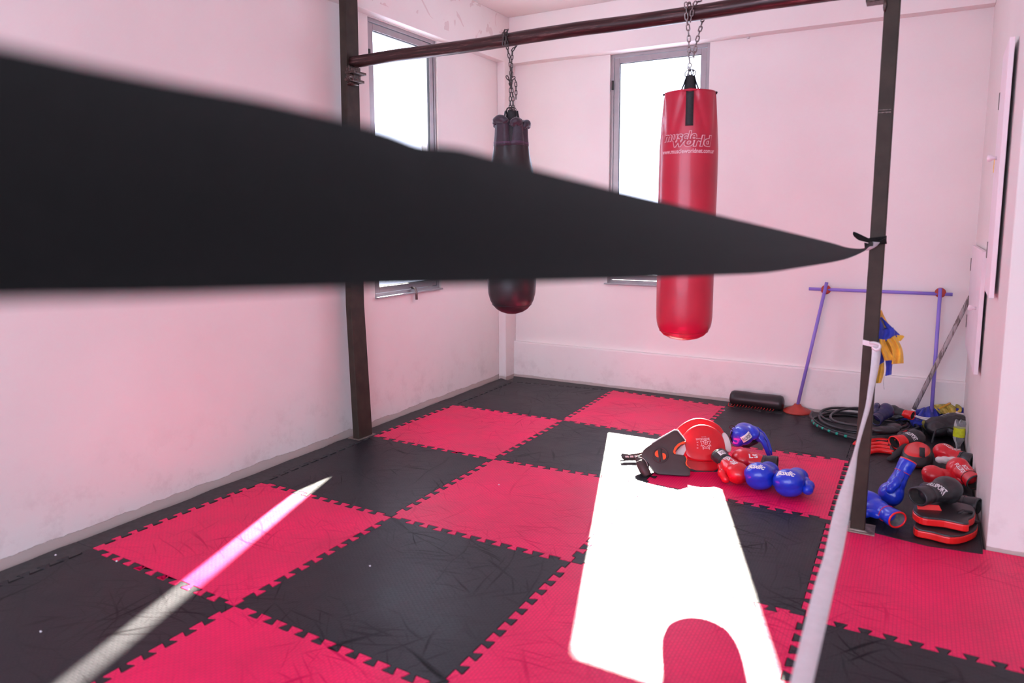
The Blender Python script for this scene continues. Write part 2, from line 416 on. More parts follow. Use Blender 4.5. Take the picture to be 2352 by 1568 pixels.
M['brass'] = plain('brass', (.75, .45, .10), .35, .1, metal=.8)
box('key', (kk.x-.012, kk.y-.02, kk.z-.075), (kk.x-.009, kk.y-.005, kk.z-.008), M['brass'], d2, .001, world=True)

# ------------------------------------------------------------------ puzzle mats
TOOTH = 1/12
def edge_curve(P, Q, amp=.0185, flip=1):
    P, Q = Vector((P[0], P[1])), Vector((Q[0], Q[1])); ln = (Q-P).length; d = (Q-P)/ln; nn = Vector((-d.y, d.x))
    k = max(2, round(ln/TOOTH)); p = 1/k
    st = [(0, 0), (.62*p, 0)]
    prof = [(.20, -.86), (.23, -1), (.77, -1), (.80, -.86), (.72, 0), (.645, .86), (.675, 1), (1.325, 1), (1.355, .86), (1.28, 0)]
    for i in range(k-1):
        for q, (a, t) in enumerate(prof):
            if i == 0 and q < 5: continue
            st.append(((i+a-.1*(i == 0 and q < 5))*p, t))
    st += [(1-.62*p, 0), (1, 0)]
    return [tuple(P+(Q-P)*a+nn*(amp*t*flip)) for a, t in st]
EDGES = {}
def E_(a, b, PT):
    """polyline shared by the two tiles either side, from corner a to corner b"""
    if (a, b) not in EDGES:
        if (b, a) in EDGES: return EDGES[(b, a)][::-1]
        EDGES[(a, b)] = edge_curve(PT[a], PT[b])
    return EDGES[(a, b)]
px = lambda u, v: tuple(on_z(u, v, 0))[:2]
PT = {}
for i in range(-1, 6):
    for j in range(1, -9, -1): PT[(i, j)] = (float(i), float(j))
PT.update({(0,0): px(1177, 876), (1,0): px(1408, 896), (2,0): px(1667, 933), (3,0): (3.0, .0),
    (0,-1): px(1040, 930), (1,-1): px(1293, 965), (2,-1): px(1588, 1010), (3,-1): px(1950, 1058),
    (0,-2): px(857, 1001), (1,-2): px(1133, 1055), (2,-2): px(1484, 1110), (3,-2): px(1909, 1194),
    (0,-3): px(600, 1108), (1,-3): px(899, 1187), (2,-3): px(1311, 1290), (3,-3): px(1848, 1414),
    (0,-4): px(212, 1258), (1,-4): px(538, 1391), (2,-4): px(1012, 1583)})
TH_MAT = .022
def inset(poly, d):
    """pull an outline in by d so neighbours keep a hairline joint"""
    n = len(poly); A2 = sum(poly[i][0]*poly[(i+1)%n][1]-poly[(i+1)%n][0]*poly[i][1] for i in range(n))
    sg = 1 if A2 > 0 else -1; out = []
    for i in range(n):
        p0, p1, p2 = Vector(poly[i-1]), Vector(poly[i]), Vector(poly[(i+1)%n])
        e1, e2 = (p1-p0), (p2-p1)
        if e1.length < 1e-6 or e2.length < 1e-6: out.append(tuple(p1)); continue
        n1 = Vector((-e1.y, e1.x)).normalized()*sg; n2 = Vector((-e2.y, e2.x)).normalized()*sg
        m_ = (n1+n2); 
        if m_.length < .2: out.append(tuple(p1)); continue
        m_.normalize(); out.append(tuple(p1+m_*d/max(.45, m_.dot(n1))))
    return out
def clean(poly):
    out = []
    for p in poly:
        if not out or (Vector(p)-Vector(out[-1])).length > 1e-5: out.append(p)
    if (Vector(out[0])-Vector(out[-1])).length < 1e-5: out.pop()
    return out
def slab(name, poly, mat):
    from mathutils.geometry import tessellate_polygon
    n = len(poly); tp = inset(poly, .0013)
    v = [(x, y, -TH_MAT) for x, y in poly]+[(x, y, -.0016) for x, y in poly]+[(x, y, 0) for x, y in tp]
    f = []
    for k in (0, n):
        for i in range(n): f.append((k+i, k+(i+1)%n, k+n+(i+1)%n, k+n+i))
    tris = tessellate_polygon([[Vector((x, y, 0)) for x, y in poly]])
    f += [tuple(2*n+i for i in t) for t in tris]+[tuple(i for i in t) for t in tris]
    return mesh(name, v, f, mat)
def tile(sides, red, label, z=0.0, group=None):
    poly = []
    for s in sides: poly += list(s)
    poly = inset(clean(poly), .0011)
    cx = sum(p[0] for p in poly)/len(poly); cy = sum(p[1] for p in poly)/len(poly)
    loc = [(p[0]-cx, p[1]-cy) for p in poly]
    o = slab('foam_mat_tile', loc, M['red_mat' if red else 'black_mat'])
    o.location = (cx, cy, z)
    return tag(o, label, 'mat', group)
def sq(i, j):   # tile with near-left corner (i, j-1)
    a, b, c, d = (i, j-1), (i+1, j-1), (i+1, j), (i, j)
    return [E_(a, b, PT), E_(b, c, PT), E_(c, d, PT), E_(d, a, PT)]
LAB = {
 (0,0,0): 'black foam floor tile in the far corner between the two windows',
 (1,0,1): 'red foam floor tile against the back wall border, left of the black cushion roll',
 (2,0,0): 'black foam floor tile under the black cushion roll and the hurdle foot',
 (0,-1,1): 'red foam floor tile just beyond the foot of the left steel post',
 (1,-1,0): 'black foam floor tile holding the far corner of the sunlit patch',
 (2,-1,1): 'red foam floor tile under the blue gloves in the middle of the floor',
 (0,-2,0): 'black foam floor tile on which the thin streak of sun ends',
 (1,-2,1): 'red scuffed foam floor tile left of the sunlit patch, in the middle of the floor',
 (2,-2,0): 'black ribbed foam floor tile right of the sunlit patch, below the blue gloves',
 (0,-3,1): 'red foam floor tile by the left wall crossed by the thin streak of sun',
 (1,-3,0): 'black heavily scuffed foam floor tile in the centre foreground',
 (2,-3,1): 'red foam floor tile carrying the round shadow of the hanging red bag',
 (0,-4,0): 'black foam floor tile in the lower left corner crossed by the thin streak of sun',
 (1,-4,1): 'red foam floor tile at the bottom edge, right of the streak of sun',
 (2,-4,0): 'black foam floor tile just in front of the bottom edge, below the sunlit patch',
 (0,-5,1): 'red foam floor tile below the lower left corner, beyond the frame',
}
for (i, j, red), lab in LAB.items(): tile(sq(i, j), red, lab)
# right of the ring: a strip of mats between the posts and the alcove wall
XE = XR-.01
E_((3,-3), (3,-2), PT)
PT[(4,-3)] = (4.0, PT[(3,-3)][1]); PT[(4,-2)] = (4.0, PT[(3,-2)][1])
tile(sq(3, -3), False, 'black ribbed foam floor tile in the lower right corner')
yb2 = PT[(3,-2)][1]
red_r = [E_((3,-3), (4,-3), PT), [PT[(4,-3)], (4.0, -1.985), (3.64, -1.985), (3.6, -2.0)], [(3.1, -1.99), PT[(3,-2)]], E_((3,-2), (3,-3), PT)]
tile(red_r, True, 'red foam floor tile in front of the white pier at the right')
PT[(3,0.2)] = (3.0, .2)
tile([[PT[(3,-1)], (XE, -1.0), (XE, .2)], [(3.0, .2), PT[(3,0)]], E_((3,0), (3,-1), PT)], False, 'black foam floor tile in the alcove under the coiled hose')
# black sheet end lying a little proud over the red tile, its cut edge lifting
def offcut():
    A = E_((3,-1), (3,-2), PT)
    front = [(3.05, -2.0), (3.12, -2.005), (3.2, -2.04), (3.32, -2.06), (3.42, -2.075), (3.5, -2.062), (3.58, -2.055), (3.635, -2.045)]
    poly = A+[(3.02, -1.99)]+front+[(XE, -1.95), (XE, -1.0)]
    return tile([poly], False, 'black foam mat sheet with a cut wavy edge under the loose gloves by the pier', z=.003)
offcut()
# outer row for what a step to the side would show
PT[(5,-3)] = (5.0, PT[(4,-3)][1])
tile([E_((4,-3),(5,-3), PT), [(5.0, -1.985), (4.0, -1.985)]], False, 'black foam floor tile along the pier, right of the red one')
tile(sq(4, -3), True, 'red foam floor tile right of the lower right corner, beyond the frame')
# border strips between mats and walls
def border(path_pts, outer, label):
    poly = []
    for a, b in path_pts:
        e = EDGES.get((a, b)) or EDGES[(b, a)][::-1]
        poly += e
    return poly
def strip(a, b, outer, side, label, keep=.35):
    """edge strip whose teeth do not quite fill the tiles' slots, so dark slots show"""
    e = EDGES.get((a, b)) or EDGES[(b, a)][::-1]
    P, Q = Vector(PT[a]), Vector(PT[b]); d = (Q-P).normalized(); nn = Vector((-d.y, d.x))
    q = []
    for p in e:
        w = Vector(p); t = (w-P).dot(nn); s = (w-P).dot(d)
        t2 = t
        if side*t > .0185*keep: t2 = side*.0185*keep
        q.append(tuple(P+d*s+nn*t2))
    poly = inset(clean(q+outer), .001)
    cx = sum(p[0] for p in poly)/len(poly); cy = sum(p[1] for p in poly)/len(poly)
    o = slab('foam_border_strip', [(p[0]-cx, p[1]-cy) for p in poly], M['black_edge'])
    o.location = (cx, cy, 0); return tag(o, label, 'mat border')
def wob(x0, y0, x1, y1, n, amp, seed):
    out = []
    for i in range(n+1):
        t = i/n; k = noise.noise(Vector((t*7, seed, 0)))*amp
        dx, dy = x1-x0, y1-y0; l = math.hypot(dx, dy)
        out.append((x0+dx*t-dy/l*k, y0+dy*t+dx/l*k))
    return out
xs = -.135
ws = ['under the left window', 'just past the left steel post', 'left of the foot of the left steel post', 'along the red tile with the sun streak', 'in the lower left corner', 'beyond the lower left corner']
pl = ['short black foam border strip by the left wall in the far corner', 'black foam border strip by the left wall, far side of the left steel post',
      'black foam border strip by the left wall, near side of the left steel post', 'black foam border strip between left wall and the red tile crossed by the streak',
      'black foam border strip by the left wall at the left edge of the picture', 'black foam border strip by the left wall, beyond the frame']
for k in range(6):
    a, b = (0, -k), (0, -k-1)
    y0, y1 = PT[a][1], PT[b][1]
    ytop = y0 if k else .06
    gap = -.135 if k > 1 else -.165
    strip(a, b, wob(xs if k > 1 else -.15, y1, xs if k > 1 else -.15, ytop, 14, .012, k*3.1), 1, pl[k])
bl = ['black foam border strip by the plinth behind the far black tile', 'black foam border strip by the plinth behind the far red tile', 'black foam border strip by the plinth behind the black cushion roll']
for k in range(3):
    a, b = (k, 0), (k+1, 0)
    x0, x1 = PT[a][0] if k else -.09, PT[b][0]
    strip(a, b, wob(x1, .205, x0, .205, 14, .010, 20+k), -1, bl[k])
# ------------------------------------------------------------------ steel frame
fr = thing('steel_frame', 'dark brown steel goalpost frame with a worn reddish crossbar carrying both punching bags', 'frame', (1.5, -2.04, 0))
def post(name, rows, mat):   # rows: (z, x0, x1, y0, y1)
    v, f = [], []
    for z, x0, x1, y0, y1 in rows: v += [(x0,y0,z),(x1,y0,z),(x1,y1,z),(x0,y1,z)]
    n = len(rows)
    for i in range(n-1):
        for k in range(4): f.append((i*4+k, i*4+(k+1)%4, i*4+4+(k+1)%4, i*4+4+k))
    f += [(3,2,1,0), tuple((n-1)*4+k for k in range(4))]
    o = mesh(name, v, f, mat, fr, world=True); return bevel(o, .005, 3)
post('post', [(-.02, -.083, -.028, -2.11, -1.965), (.94, -.122, -.07, -2.10, -1.965), (2.95, -.103, -.045, -2.09, -1.97), (3.2, -.103, -.045, -2.09, -1.97)], M['steel'])
pr = post('post', [(0, 3.083, 3.147, -2.062, -1.985), (1.3, 3.0935, 3.157, -2.062, -1.99), (2.6, 3.096, 3.160, -2.062, -1.99), (3.0, 3.096, 3.16, -2.062, -1.99)], M['steel'])
tube('crossbar', [(-.06, -2.035, 2.562)]+[(x*.32, -2.035, 2.562+.004*math.sin(x*1.7)) for x in range(0, 10)]+[(3.10, -2.035, 2.562)], .038, M['bar'], fr, 24, world=True)
M['weld'] = plain('rough_weld', (.10, .07, .06), .35, .5, 90, metal=.7, bumpd=.003)
def lump(name, c, r, seed, mat, parent, amp=.35):
    bm = bmesh.new(); bmesh.ops.create_icosphere(bm, subdivisions=3, radius=1)
    for q in bm.verts:
        k = 1+amp*noise.noise(q.co*2.3+Vector((seed, 0, 0))); q.co = Vector((q.co.x*r[0]*k+c[0], q.co.y*r[1]*k+c[1], q.co.z*r[2]*k+c[2]))
    v = [q.co.copy() for q in bm.verts]; f = [tuple(x.index for x in g.verts) for g in bm.faces]; bm.free()
    return mesh(name, v, f, mat, parent, smooth=True, world=True)
# cast bracket carrying the bar on the left post, weld seam bands on the right one
box('bracket', (-.055, -2.112, 2.43), (-.005, -1.97, 2.448), M['weld'], fr, .004, world=True)
box('bracket', (-.055, -2.108, 2.475), (.03, -1.99, 2.492), M['weld'], fr, .004, world=True)
box('bracket', (-.05, -2.10, 2.44), (-.02, -1.99, 2.53), M['weld'], fr, .004, world=True)
lump('weld_bead', (-.03, -2.09, 2.455), (.035, .02, .03), 3, M['weld'], fr)
lump('weld_bead', (-.045, -2.05, 2.42), (.025, .05, .015), 5, M['weld'], fr)
box('weld_band', (3.098, -2.0655, 2.008), (3.150, -2.060, 2.014), M['weld'], fr, .0015, world=True)
box('weld_band', (3.098, -2.0655, 1.996), (3.150, -2.060, 2.003), M['weld'], fr, .0015, world=True)
box('bracket', (3.02, -2.07, 2.49), (3.10, -1.99, 2.512), M['weld'], fr, .004, world=True)
lump('weld_bead', (3.10, -2.063, 2.47), (.008, .012, .03), 9, M['weld'], fr)
M['plate'] = plain('rusty_steel_plate', (.27, .21, .18), .5, .35, 30, metal=.5, bumpd=.002)
box('foot_plate', (3.072, -2.085, .001), (3.192, -1.95, .007), M['plate'], fr, .0015, world=True)
box('foot_plate', (-.12, -2.125, .0005), (-.012, -1.95, .005), M['plate'], fr, .001, world=True)
lump('weld_bead', (3.115, -2.066, .010), (.045, .008, .006), 2, M['plate'], fr)

# ------------------------------------------------------------------ chains
def link_mesh(name, ln, w, r, mat):
    h = ln/2-w/2; pts = []
    for k in range(7): a = math.pi*k/6; pts.append((math.cos(a)*(w/2-r), 0, h+math.sin(a)*(w/2-r)))
    for k in range(7): a = math.pi+math.pi*k/6; pts.append((math.cos(a)*(w/2-r), 0, -h+math.sin(a)*(w/2-r)))
    v, f = tube_data(pts, r, 7, closed=True, upv=(0, 1, 0))
    me = bpy.data.meshes.new(name); me.from_pydata([tuple(q) for q in v], [], f)
    me.polygons.foreach_set('use_smooth', [True]*len(me.polygons)); me.materials.append(mat); return me
def chain(root, path, ln, me, start=0, jit=.15, pitch=None):
    pitch = pitch or ln*.78
    P = [Vector(p) for p in path]; cum = [0]
    for i in range(1, len(P)): cum.append(cum[-1]+(P[i]-P[i-1]).length)
    def pos(s):
        for i in range(1, len(P)):
            if s <= cum[i] or i == len(P)-1:
                t = (s-cum[i-1])/max(1e-9, cum[i]-cum[i-1]); return P[i-1].lerp(P[i], t)
    n = max(1, int(round(cum[-1]/pitch))); k = 0
    face = (CAM*0+Vector((.28, -.96, 0)))
    for i in range(n):
        s = (i+.5)*cum[-1]/n
        c = pos(s); t = (pos(min(cum[-1], s+pitch*.4))-pos(max(0, s-pitch*.4))).normalized()
        e = (face-t*t.dot(face)).normalized(); x = e.cross(t)
        rot = Matrix((x, e, t)).transposed() if True else None
        ang = (R(90) if (i+start) % 2 else 0)+random.uniform(-jit, jit)
        m3 = rot @ Matrix.Rotation(ang, 3, 'Z')
        o = bpy.data.objects.new('link', me); COL.objects.link(o); o.parent = root
        m4 = m3.to_4x4(); m4.translation = c-root.location; o.matrix_basis = m4
RED = Vector((2.222, -2.04, 0)); BLK = Vector((1.163, -2.04, 0))
lk1 = link_mesh('chain_link', .038, .021, .0031, M['chain'])
lk2 = link_mesh('chain_link', .033, .018, .0029, M['chain_dark'])
def around(x, dx, r=.044, a0=200, a1=-20, zc=2.562):
    return [(x+dx*k/8, -2.035-math.cos(R(90+ (a0-90)+(a1-a0)*k/8))*r*1.0, zc+math.sin(R(a0+(a1-a0)*k/8))*r) for k in range(9)]
def wrap(x, dx=0, r=.0455, front_only=True, zc=2.562, a0=100, a1=-60, n=8):
    # angle measured from top going to the camera side (-y)
    return [(x+dx*k/n, -2.035-math.sin(R(a0+(a1-a0)*k/n)-R(0))*r*(-1 if False else 1), zc+math.cos(R(a0+(a1-a0)*k/n))*r) for k in range(n+1)]
ch = thing('hanging_chain', 'bright zinc chain looped over the crossbar above the red punching bag', 'chain', (2.222, -2.04, 2.5))
lx = 2.208
chain(ch, [(2.200, -2.081, 2.625-.02)]+[(lx-.004, -2.0835, 2.57), (lx-.003, -2.0815, 2.53), (lx, -2.06, 2.49), (lx+.002, -2.045, 2.44), (lx+.004, -2.04, 2.34)], .036, lk1)
chain(ch, [(2.265, -2.035, 2.614), (2.246, -2.06, 2.606), (2.236, -2.081, 2.58), (2.232, -2.083, 2.545), (2.226, -2.082, 2.508)], .036, lk1, 1)
chain(ch, [(2.196, -1.99, 2.58), (2.200, -2.02, 2.612), (2.204, -2.06, 2.607)], .036, lk1, 1)
chain(ch, [(2.27, -2.0, 2.60), (2.266, -1.985, 2.56), (2.262, -2.0, 2.515), (2.252, -2.03, 2.44), (2.246, -2.04, 2.40), (2.238, -2.045, 2.34)], .036, lk1)
chain(ch, [(lx+.004, -2.04, 2.345), (2.217, -2.04, 2.315), (2.214, -2.04, 2.285)], .040, lk1, 1)
tube('shackle', [(2.222+.016*math.cos(a*math.pi/8), -2.045, 2.357+.016*math.sin(a*math.pi/8)) for a in range(16)], .003, M['chain'], ch, 8, True, world=True)
tube('hook', catmull([(2.214, -2.04, 2.30), (2.214, -2.04, 2.272), (2.206, -2.04, 2.262), (2.210, -2.04, 2.25), (2.22, -2.04, 2.256)], 5), .0035, M['chain'], ch, 8, world=True)
tube('bolt', [(2.235, -2.05, 2.268), (2.235, -2.05, 2.296)], .0022, M['chain'], ch, 8, world=True)
ck = thing('hanging_chain', 'dark chain with a loose end hanging from the crossbar above the black punching bag', 'chain', (1.163, -2.04, 2.5))
for dx, s in ((-.006, 0), (.006, 1), (-.016, 1)):
    chain(ck, [(1.150+dx, -2.06, 2.612), (1.150+dx, -2.081, 2.585), (1.152+dx, -2.084, 2.55), (1.154+dx, -2.08, 2.52)], .031, lk2, s)
chain(ck, [(1.152, -2.07, 2.525), (1.156, -2.045, 2.45), (1.161, -2.04, 2.38), (1.158, -2.04, 2.30), (1.157, -2.04, 2.225), (1.156, -2.04, 2.165)], .031, lk2)
chain(ck, [(1.185, -2.01, 2.53), (1.170, -2.035, 2.50), (1.170, -2.045, 2.43), (1.168, -2.04, 2.36), (1.165, -2.045, 2.31), (1.175, -2.04, 2.24), (1.176, -2.04, 2.165)], .031, lk2, 1)
chain(ck, [(1.138, -2.05, 2.355), (1.160, -2.05, 2.32), (1.168, -2.055, 2.30), (1.182, -2.05, 2.34), (1.198, -2.05, 2.325), (1.201, -2.05, 2.29), (1.201, -2.05, 2.22)], .031, lk2)

# ------------------------------------------------------------------ text helper
def text_data(s, size=1.0, offset=0.0, shear=0.0, space=1.0, extrude=0):
    cu = bpy.data.curves.new('txt', 'FONT'); cu.body = s; cu.size = size; cu.offset = offset; cu.shear = shear
    cu.space_character = space; cu.align_x = 'CENTER'; cu.align_y = 'CENTER'; cu.resolution_u = 3
    o = bpy.data.objects.new('txt', cu); COL.objects.link(o)
    dg = bpy.context.evaluated_depsgraph_get(); dg.update()
    me = bpy.data.meshes.new_from_object(o.evaluated_get(dg))
    bm = bmesh.new(); bm.from_mesh(me); bmesh.ops.triangulate(bm, faces=bm.faces)
    v = [q.co.copy() for q in bm.verts]; f = [tuple(x.index for x in g.verts) for g in bm.faces]
    bm.free(); bpy.data.objects.remove(o); bpy.data.curves.remove(cu); bpy.data.meshes.remove(me)
    return v, f
def fit(v, x0, x1, y0, y1):
    a = min(p.x for p in v); b = max(p.x for p in v); c = min(p.y for p in v); d = max(p.y for p in v)
    return [Vector((x0+(p.x-a)/(b-a)*(x1-x0), y0+(p.y-c)/(d-c)*(y1-y0), 0)) for p in v]
def subdiv(v, f, maxlen):
    bm = bmesh.new(); vs = [bm.verts.new(p) for p in v]
    for t in f:
        try: bm.faces.new([vs[i] for i in t])
        except ValueError: pass
    for _ in range(3):
        es = [e for e in bm.edges if e.calc_length() > maxlen]
        if not es: break
        bmesh.ops.subdivide_edges(bm, edges=es, cuts=1); bmesh.ops.triangulate(bm, faces=bm.faces)
    bm.verts.index_update()
    out = [q.co.copy() for q in bm.verts], [tuple(x.index for x in g.verts) for g in bm.faces]; bm.free(); return out
M['print_pink'] = plain('pale_pink_print', (.80, .50, .52), .5, .04, bumpd=0)
M['print_red'] = plain('dark_red_print', (.42, .012, .035), .5, .04, bumpd=0)
M['print_white'] = plain('white_print', (.80, .78, .78), .5, .04, bumpd=0)
M['print_black'] = plain('black_print', (.02, .02, .022), .5, .04, bumpd=0)

# ------------------------------------------------------------------ punching bags
M['red_vinyl'] = plain('red_vinyl', (.47, .008, .036), .34, .08, 5, bumpd=.002, coat=.15)
M['black_vinyl'] = plain('black_vinyl', (.022, .017, .018), .38, .15, 8, bumpd=.002)
M['black_canvas'] = plain('black_canvas', (.030, .018, .030), .55, .2, 60, bumpd=.001, sheen=.3)
M['strap'] = plain('black_webbing', (.017, .016, .018), .7, .2, 120, bumpd=.0008)
def bag_body(name, prof, c, mat, parent, folds, seg=96):
    v, f = [], []
    for r_, z in prof:
        for k in range(seg):
            a = 2*math.pi*k/seg; q = folds(r_, z, a); v.append((c.x+math.cos(a)*q[0], c.y+math.sin(a)*q[0], z+q[1]))
    n = len(prof)
    for i in range(n-1):
        for k in range(seg): f.append((i*seg+k, i*seg+(k+1)%seg, (i+1)*seg+(k+1)%seg, (i+1)*seg+k))
    f += [tuple(range(seg))[::-1], tuple((n-1)*seg+k for k in range(seg))]
    return mesh(name, v, f, mat, parent, smooth=True, world=True)
A0 = math.atan2(CAM.y-RED.y, CAM.x-RED.x)   # the side of the bag turned to the viewer
def interp(tab, z):
    for (z0, r0), (z1, r1) in zip(tab, tab[1:]):
        if z0 <= z <= z1: return r0+(r1-r0)*(z-z0)/(z1-z0)
    return tab[-1][1]
rb = thing('punching_bag', 'long red vinyl punching bag with white lettering, hanging in front of the back window', 'punching bag', tuple(RED+Vector((0,0,.88))))
tab = [(.88, .0), (.883, .042), (.892, .078), (.908, .106), (.93, .126), (.955, .138), (.98, .144), (1.01, .147), (1.35, .148), (1.7, .150), (1.88, .149), (2.0, .142), (2.1, .134), (2.15, .130), (2.166, .127)]
zs = [.88, .883, .892, .90, .908, .918, .93, .942, .955, .975, 1.0]+[1.0+.04*k for k in range(1, 29)]+[2.135, 2.15, 2.16, 2.166]
prof = [(interp(tab, z), z) for z in zs]
def red_fold(r_, z, a):
    k = max(0, (z-1.80)/.366); d = 0
    for j in range(4):
        da = (a-A0-j*math.pi/2+math.pi) % (2*math.pi)-math.pi
        for sgn in (-1, 1):
            c0 = sgn*(.16+.75*(1-k)); d -= .012*k*math.exp(-((da-c0)/.10)**2)*min(1, k*1.6)
        d += .007*k*math.exp(-((da-sgn*.35)/.2)**2)
    b = max(0, 1-(z-.92)/.05) if .905 < z < .97 else 0
    d += .0022*b*math.sin(a*46)
    d += .0018*noise.noise(Vector((math.cos(a)*2, math.sin(a)*2, z*3)))
    return r_+d, 0.0035*k*k*math.cos(4*(a-A0))*(1 if z > 2.1 else 0)
bag_body('bag_body', prof, RED, M['red_vinyl'], rb, red_fold)
# slack closed top, a little below the rim
lathe('bag_top', [(0, 2.152), (.06, 2.152), (.118, 2.156), (.1265, 2.166), (.129, 2.166), (.129, 2.158)], M['red_vinyl'], rb, 48, (RED.x, RED.y, 0), world=True)
def band(path, w, face_dirs, thick, name, mat, parent):
    Lp, Rp = [], []
    for p, d in zip(path, face_dirs):
        p = Vector(p); d = Vector(d).normalized()*w/2; Lp.append(p-d); Rp.append(p+d)
    return ribbon(name, Lp, Rp, thick, mat, parent, world=True)
for j in range(4):
    a = A0+j*math.pi/2; e = Vector((math.cos(a), math.sin(a), 0)); tng = Vector((-math.sin(a), math.cos(a), 0))
    rl = interp(tab, 1.99)
    pth = [RED+e*(interp(tab, z)+.0035)+Vector((0, 0, z)) for z in ((1.985, 2.03, 2.08, 2.12, 2.15) if j == 0 else (2.158, 2.164))]+[RED+e*(.085)+Vector((0,0,2.162)), RED+e*.052+Vector((0,0,2.172)), RED+e*.036+Vector((0,0,2.20)), RED+e*.026+Vector((0,0,2.23)), RED+e*.020+Vector((0,0,2.250))]
    pth = catmull(pth, 3)
    band(pth, .038, [tng]*len(pth), .005, 'strap', M['strap'], rb)
lathe('neck_wrap', [(0, 2.158), (.047, 2.160), (.034, 2.175), (.030, 2.20), (.024, 2.235), (.018, 2.246), (0, 2.248)], M['strap'], rb, 20, (RED.x, RED.y, 0), world=True)
for k, (dx, dz, rr_) in enumerate(((-.010, 2.262, .017), (.008, 2.264, .018), (0, 2.27, .014))):
    tube('ring', [(RED.x+dx+rr_*math.cos(a*math.pi/10), RED.y+(k-1)*.008, dz+rr_*math.sin(a*math.pi/10)) for a in range(20)], .0028, M['chain_dark'], rb, 7, True, world=True)
# stitched seam round the bottom
tube('seam', [(RED.x+.1262*math.cos(a*math.pi/30), RED.y+.1262*math.sin(a*math.pi/30), .928) for a in range(60)], .0016, M['print_red'], rb, 6, True, world=True)
def on_bag(v, r0):
    return [Vector((RED.x+math.cos(A0+p.x/.149)*(interp(tab, p.y)+r0), RED.y+math.sin(A0+p.x/.149)*(interp(tab, p.y)+r0), p.y)) for p in v]
def bag_text(s, x0, x1, z0, z1, offset, shear, mat, r0, name='lettering'):
    base, _ = text_data(s, 1, 0, shear, 1.0)
    ax_, bx_ = min(p.x for p in base), max(p.x for p in base); ay_, by_ = min(p.y for p in base), max(p.y for p in base)
    v, f = text_data(s, 1, offset, shear, 1.0)
    v = [Vector((x0+(p.x-ax_)/(bx_-ax_)*(x1-x0), z0+(p.y-ay_)/(by_-ay_)*(z1-z0), 0)) for p in v]; v, f = subdiv(v, f, .02)
    return mesh(name, on_bag(v, r0), f, mat, rb, world=True)
def zb(vpx): return on_y(1587, vpx, RED.y-.14).z
# bag lettering, outlined words then the address line
bag_text('muscle', -.135, .037, zb(321.5), zb(301), .060, .22, M['print_pink'], .0022)
bag_text('world', -.078, .122, zb(335), zb(311.5), .060, .22, M['print_pink'], .0024)
bag_text('muscle', -.135, .037, zb(321.5), zb(301), .018, .22, M['print_red'], .0042)
bag_text('world', -.078, .122, zb(335), zb(311.5), .020, .22, M['print_red'], .0044)
bag_text('www.muscleworldnet.com.ar', -.150, .145, zb(351), zb(341), .014, 0, M['print_pink'], .0022)

bb = thing('punching_bag', 'black punching bag with gathered purple-tinged top, hanging in front of the room corner', 'punching bag', tuple(BLK+Vector((0,0,.955))))
A1 = math.atan2(CAM.y-BLK.y, CAM.x-BLK.x)
tb = [(.955, 0), (.958, .034), (.968, .066), (.985, .094), (1.01, .117), (1.04, .133), (1.08, .1435), (1.13, .1475), (1.5, .148), (1.75, .138), (1.88, .116), (2.0, .100), (2.07, .094), (2.095, .092)]
zs = [.955, .958, .968, .985, .997, 1.01, 1.025, 1.04, 1.06, 1.08]+[1.08+.05*k for k in range(1, 14)]+[1.75+.02*k for k in range(1, 17)]+[2.08, 2.095]
def blk_fold(r_, z, a):
    k = max(0, (z-1.86)/.235)
    d = -.026*k*(0.5+0.5*math.cos(4*(a-A1)))**3+.010*k*abs(math.sin(4*(a-A1)))**.7+.004*k*math.sin(13*a+1)
    return r_+d+.0015*noise.noise(Vector((math.cos(a)*2, math.sin(a)*2, z*4))), .012*k*k*math.sin(4*(a-A1)+.4)
prof = [(interp(tb, z), z) for z in zs]
bag_body('bag_body', [p for p in prof if p[1] <= 1.97], BLK, M['black_vinyl'], bb, blk_fold)
cuffp = [(r_+.002, z) for r_, z in prof if z >= 1.95]
cc = bag_body('canvas_collar', cuffp, BLK, M['black_canvas'], bb, blk_fold)
for k in range(2):
    tube('stitching', [(BLK.x+math.cos(a*math.pi/30)*(interp(tb, 1.965+k*.006)+.0045+blk_fold(0, 1.965, a*math.pi/30)[0]), BLK.y+math.sin(a*math.pi/30)*(interp(tb, 1.965+k*.006)+.0045+blk_fold(0, 1.965, a*math.pi/30)[0]), 1.965+k*.006+blk_fold(0, 1.965, a*math.pi/30)[1]) for a in range(60)], .0009, plain('purple_thread', (.2, .1, .2), bumpd=0) if k == 0 else bpy.data.materials['purple_thread'], bb, 5, True, world=True)
for j, (aa, s) in enumerate(((-.75, 1.0), (.30, .62), (1.15, .8), (2.9, 1.0), (4.0, .8))):
    a = A1+aa*1.0; e = Vector((math.cos(a), math.sin(a), 0)); tn = Vector((-math.sin(a), math.cos(a), 0))
    c = BLK+e*.088+Vector((0, 0, 2.078+(.012, -.004, -.012, 0, 0)[j])); s *= (1.1, .9, .8, 1, 1)[j]
    pts = [c+tn*(-.042*s)+Vector((0,0,-.016)), c+tn*(-.030*s)+e*.008+Vector((0,0,.004)), c+e*.012+Vector((0,0,.012)), c+tn*(.028*s)+e*.006+Vector((0,0,.004)), c+tn*(.040*s)+Vector((0,0,-.014))]
    tube('rolled_hem', catmull(pts, 4), [.006]+[.0165]*3+[.021]*3+[.023]*5+[.021]*3+[.0165]+[.006], M['black_canvas'], bb, 12, world=True)
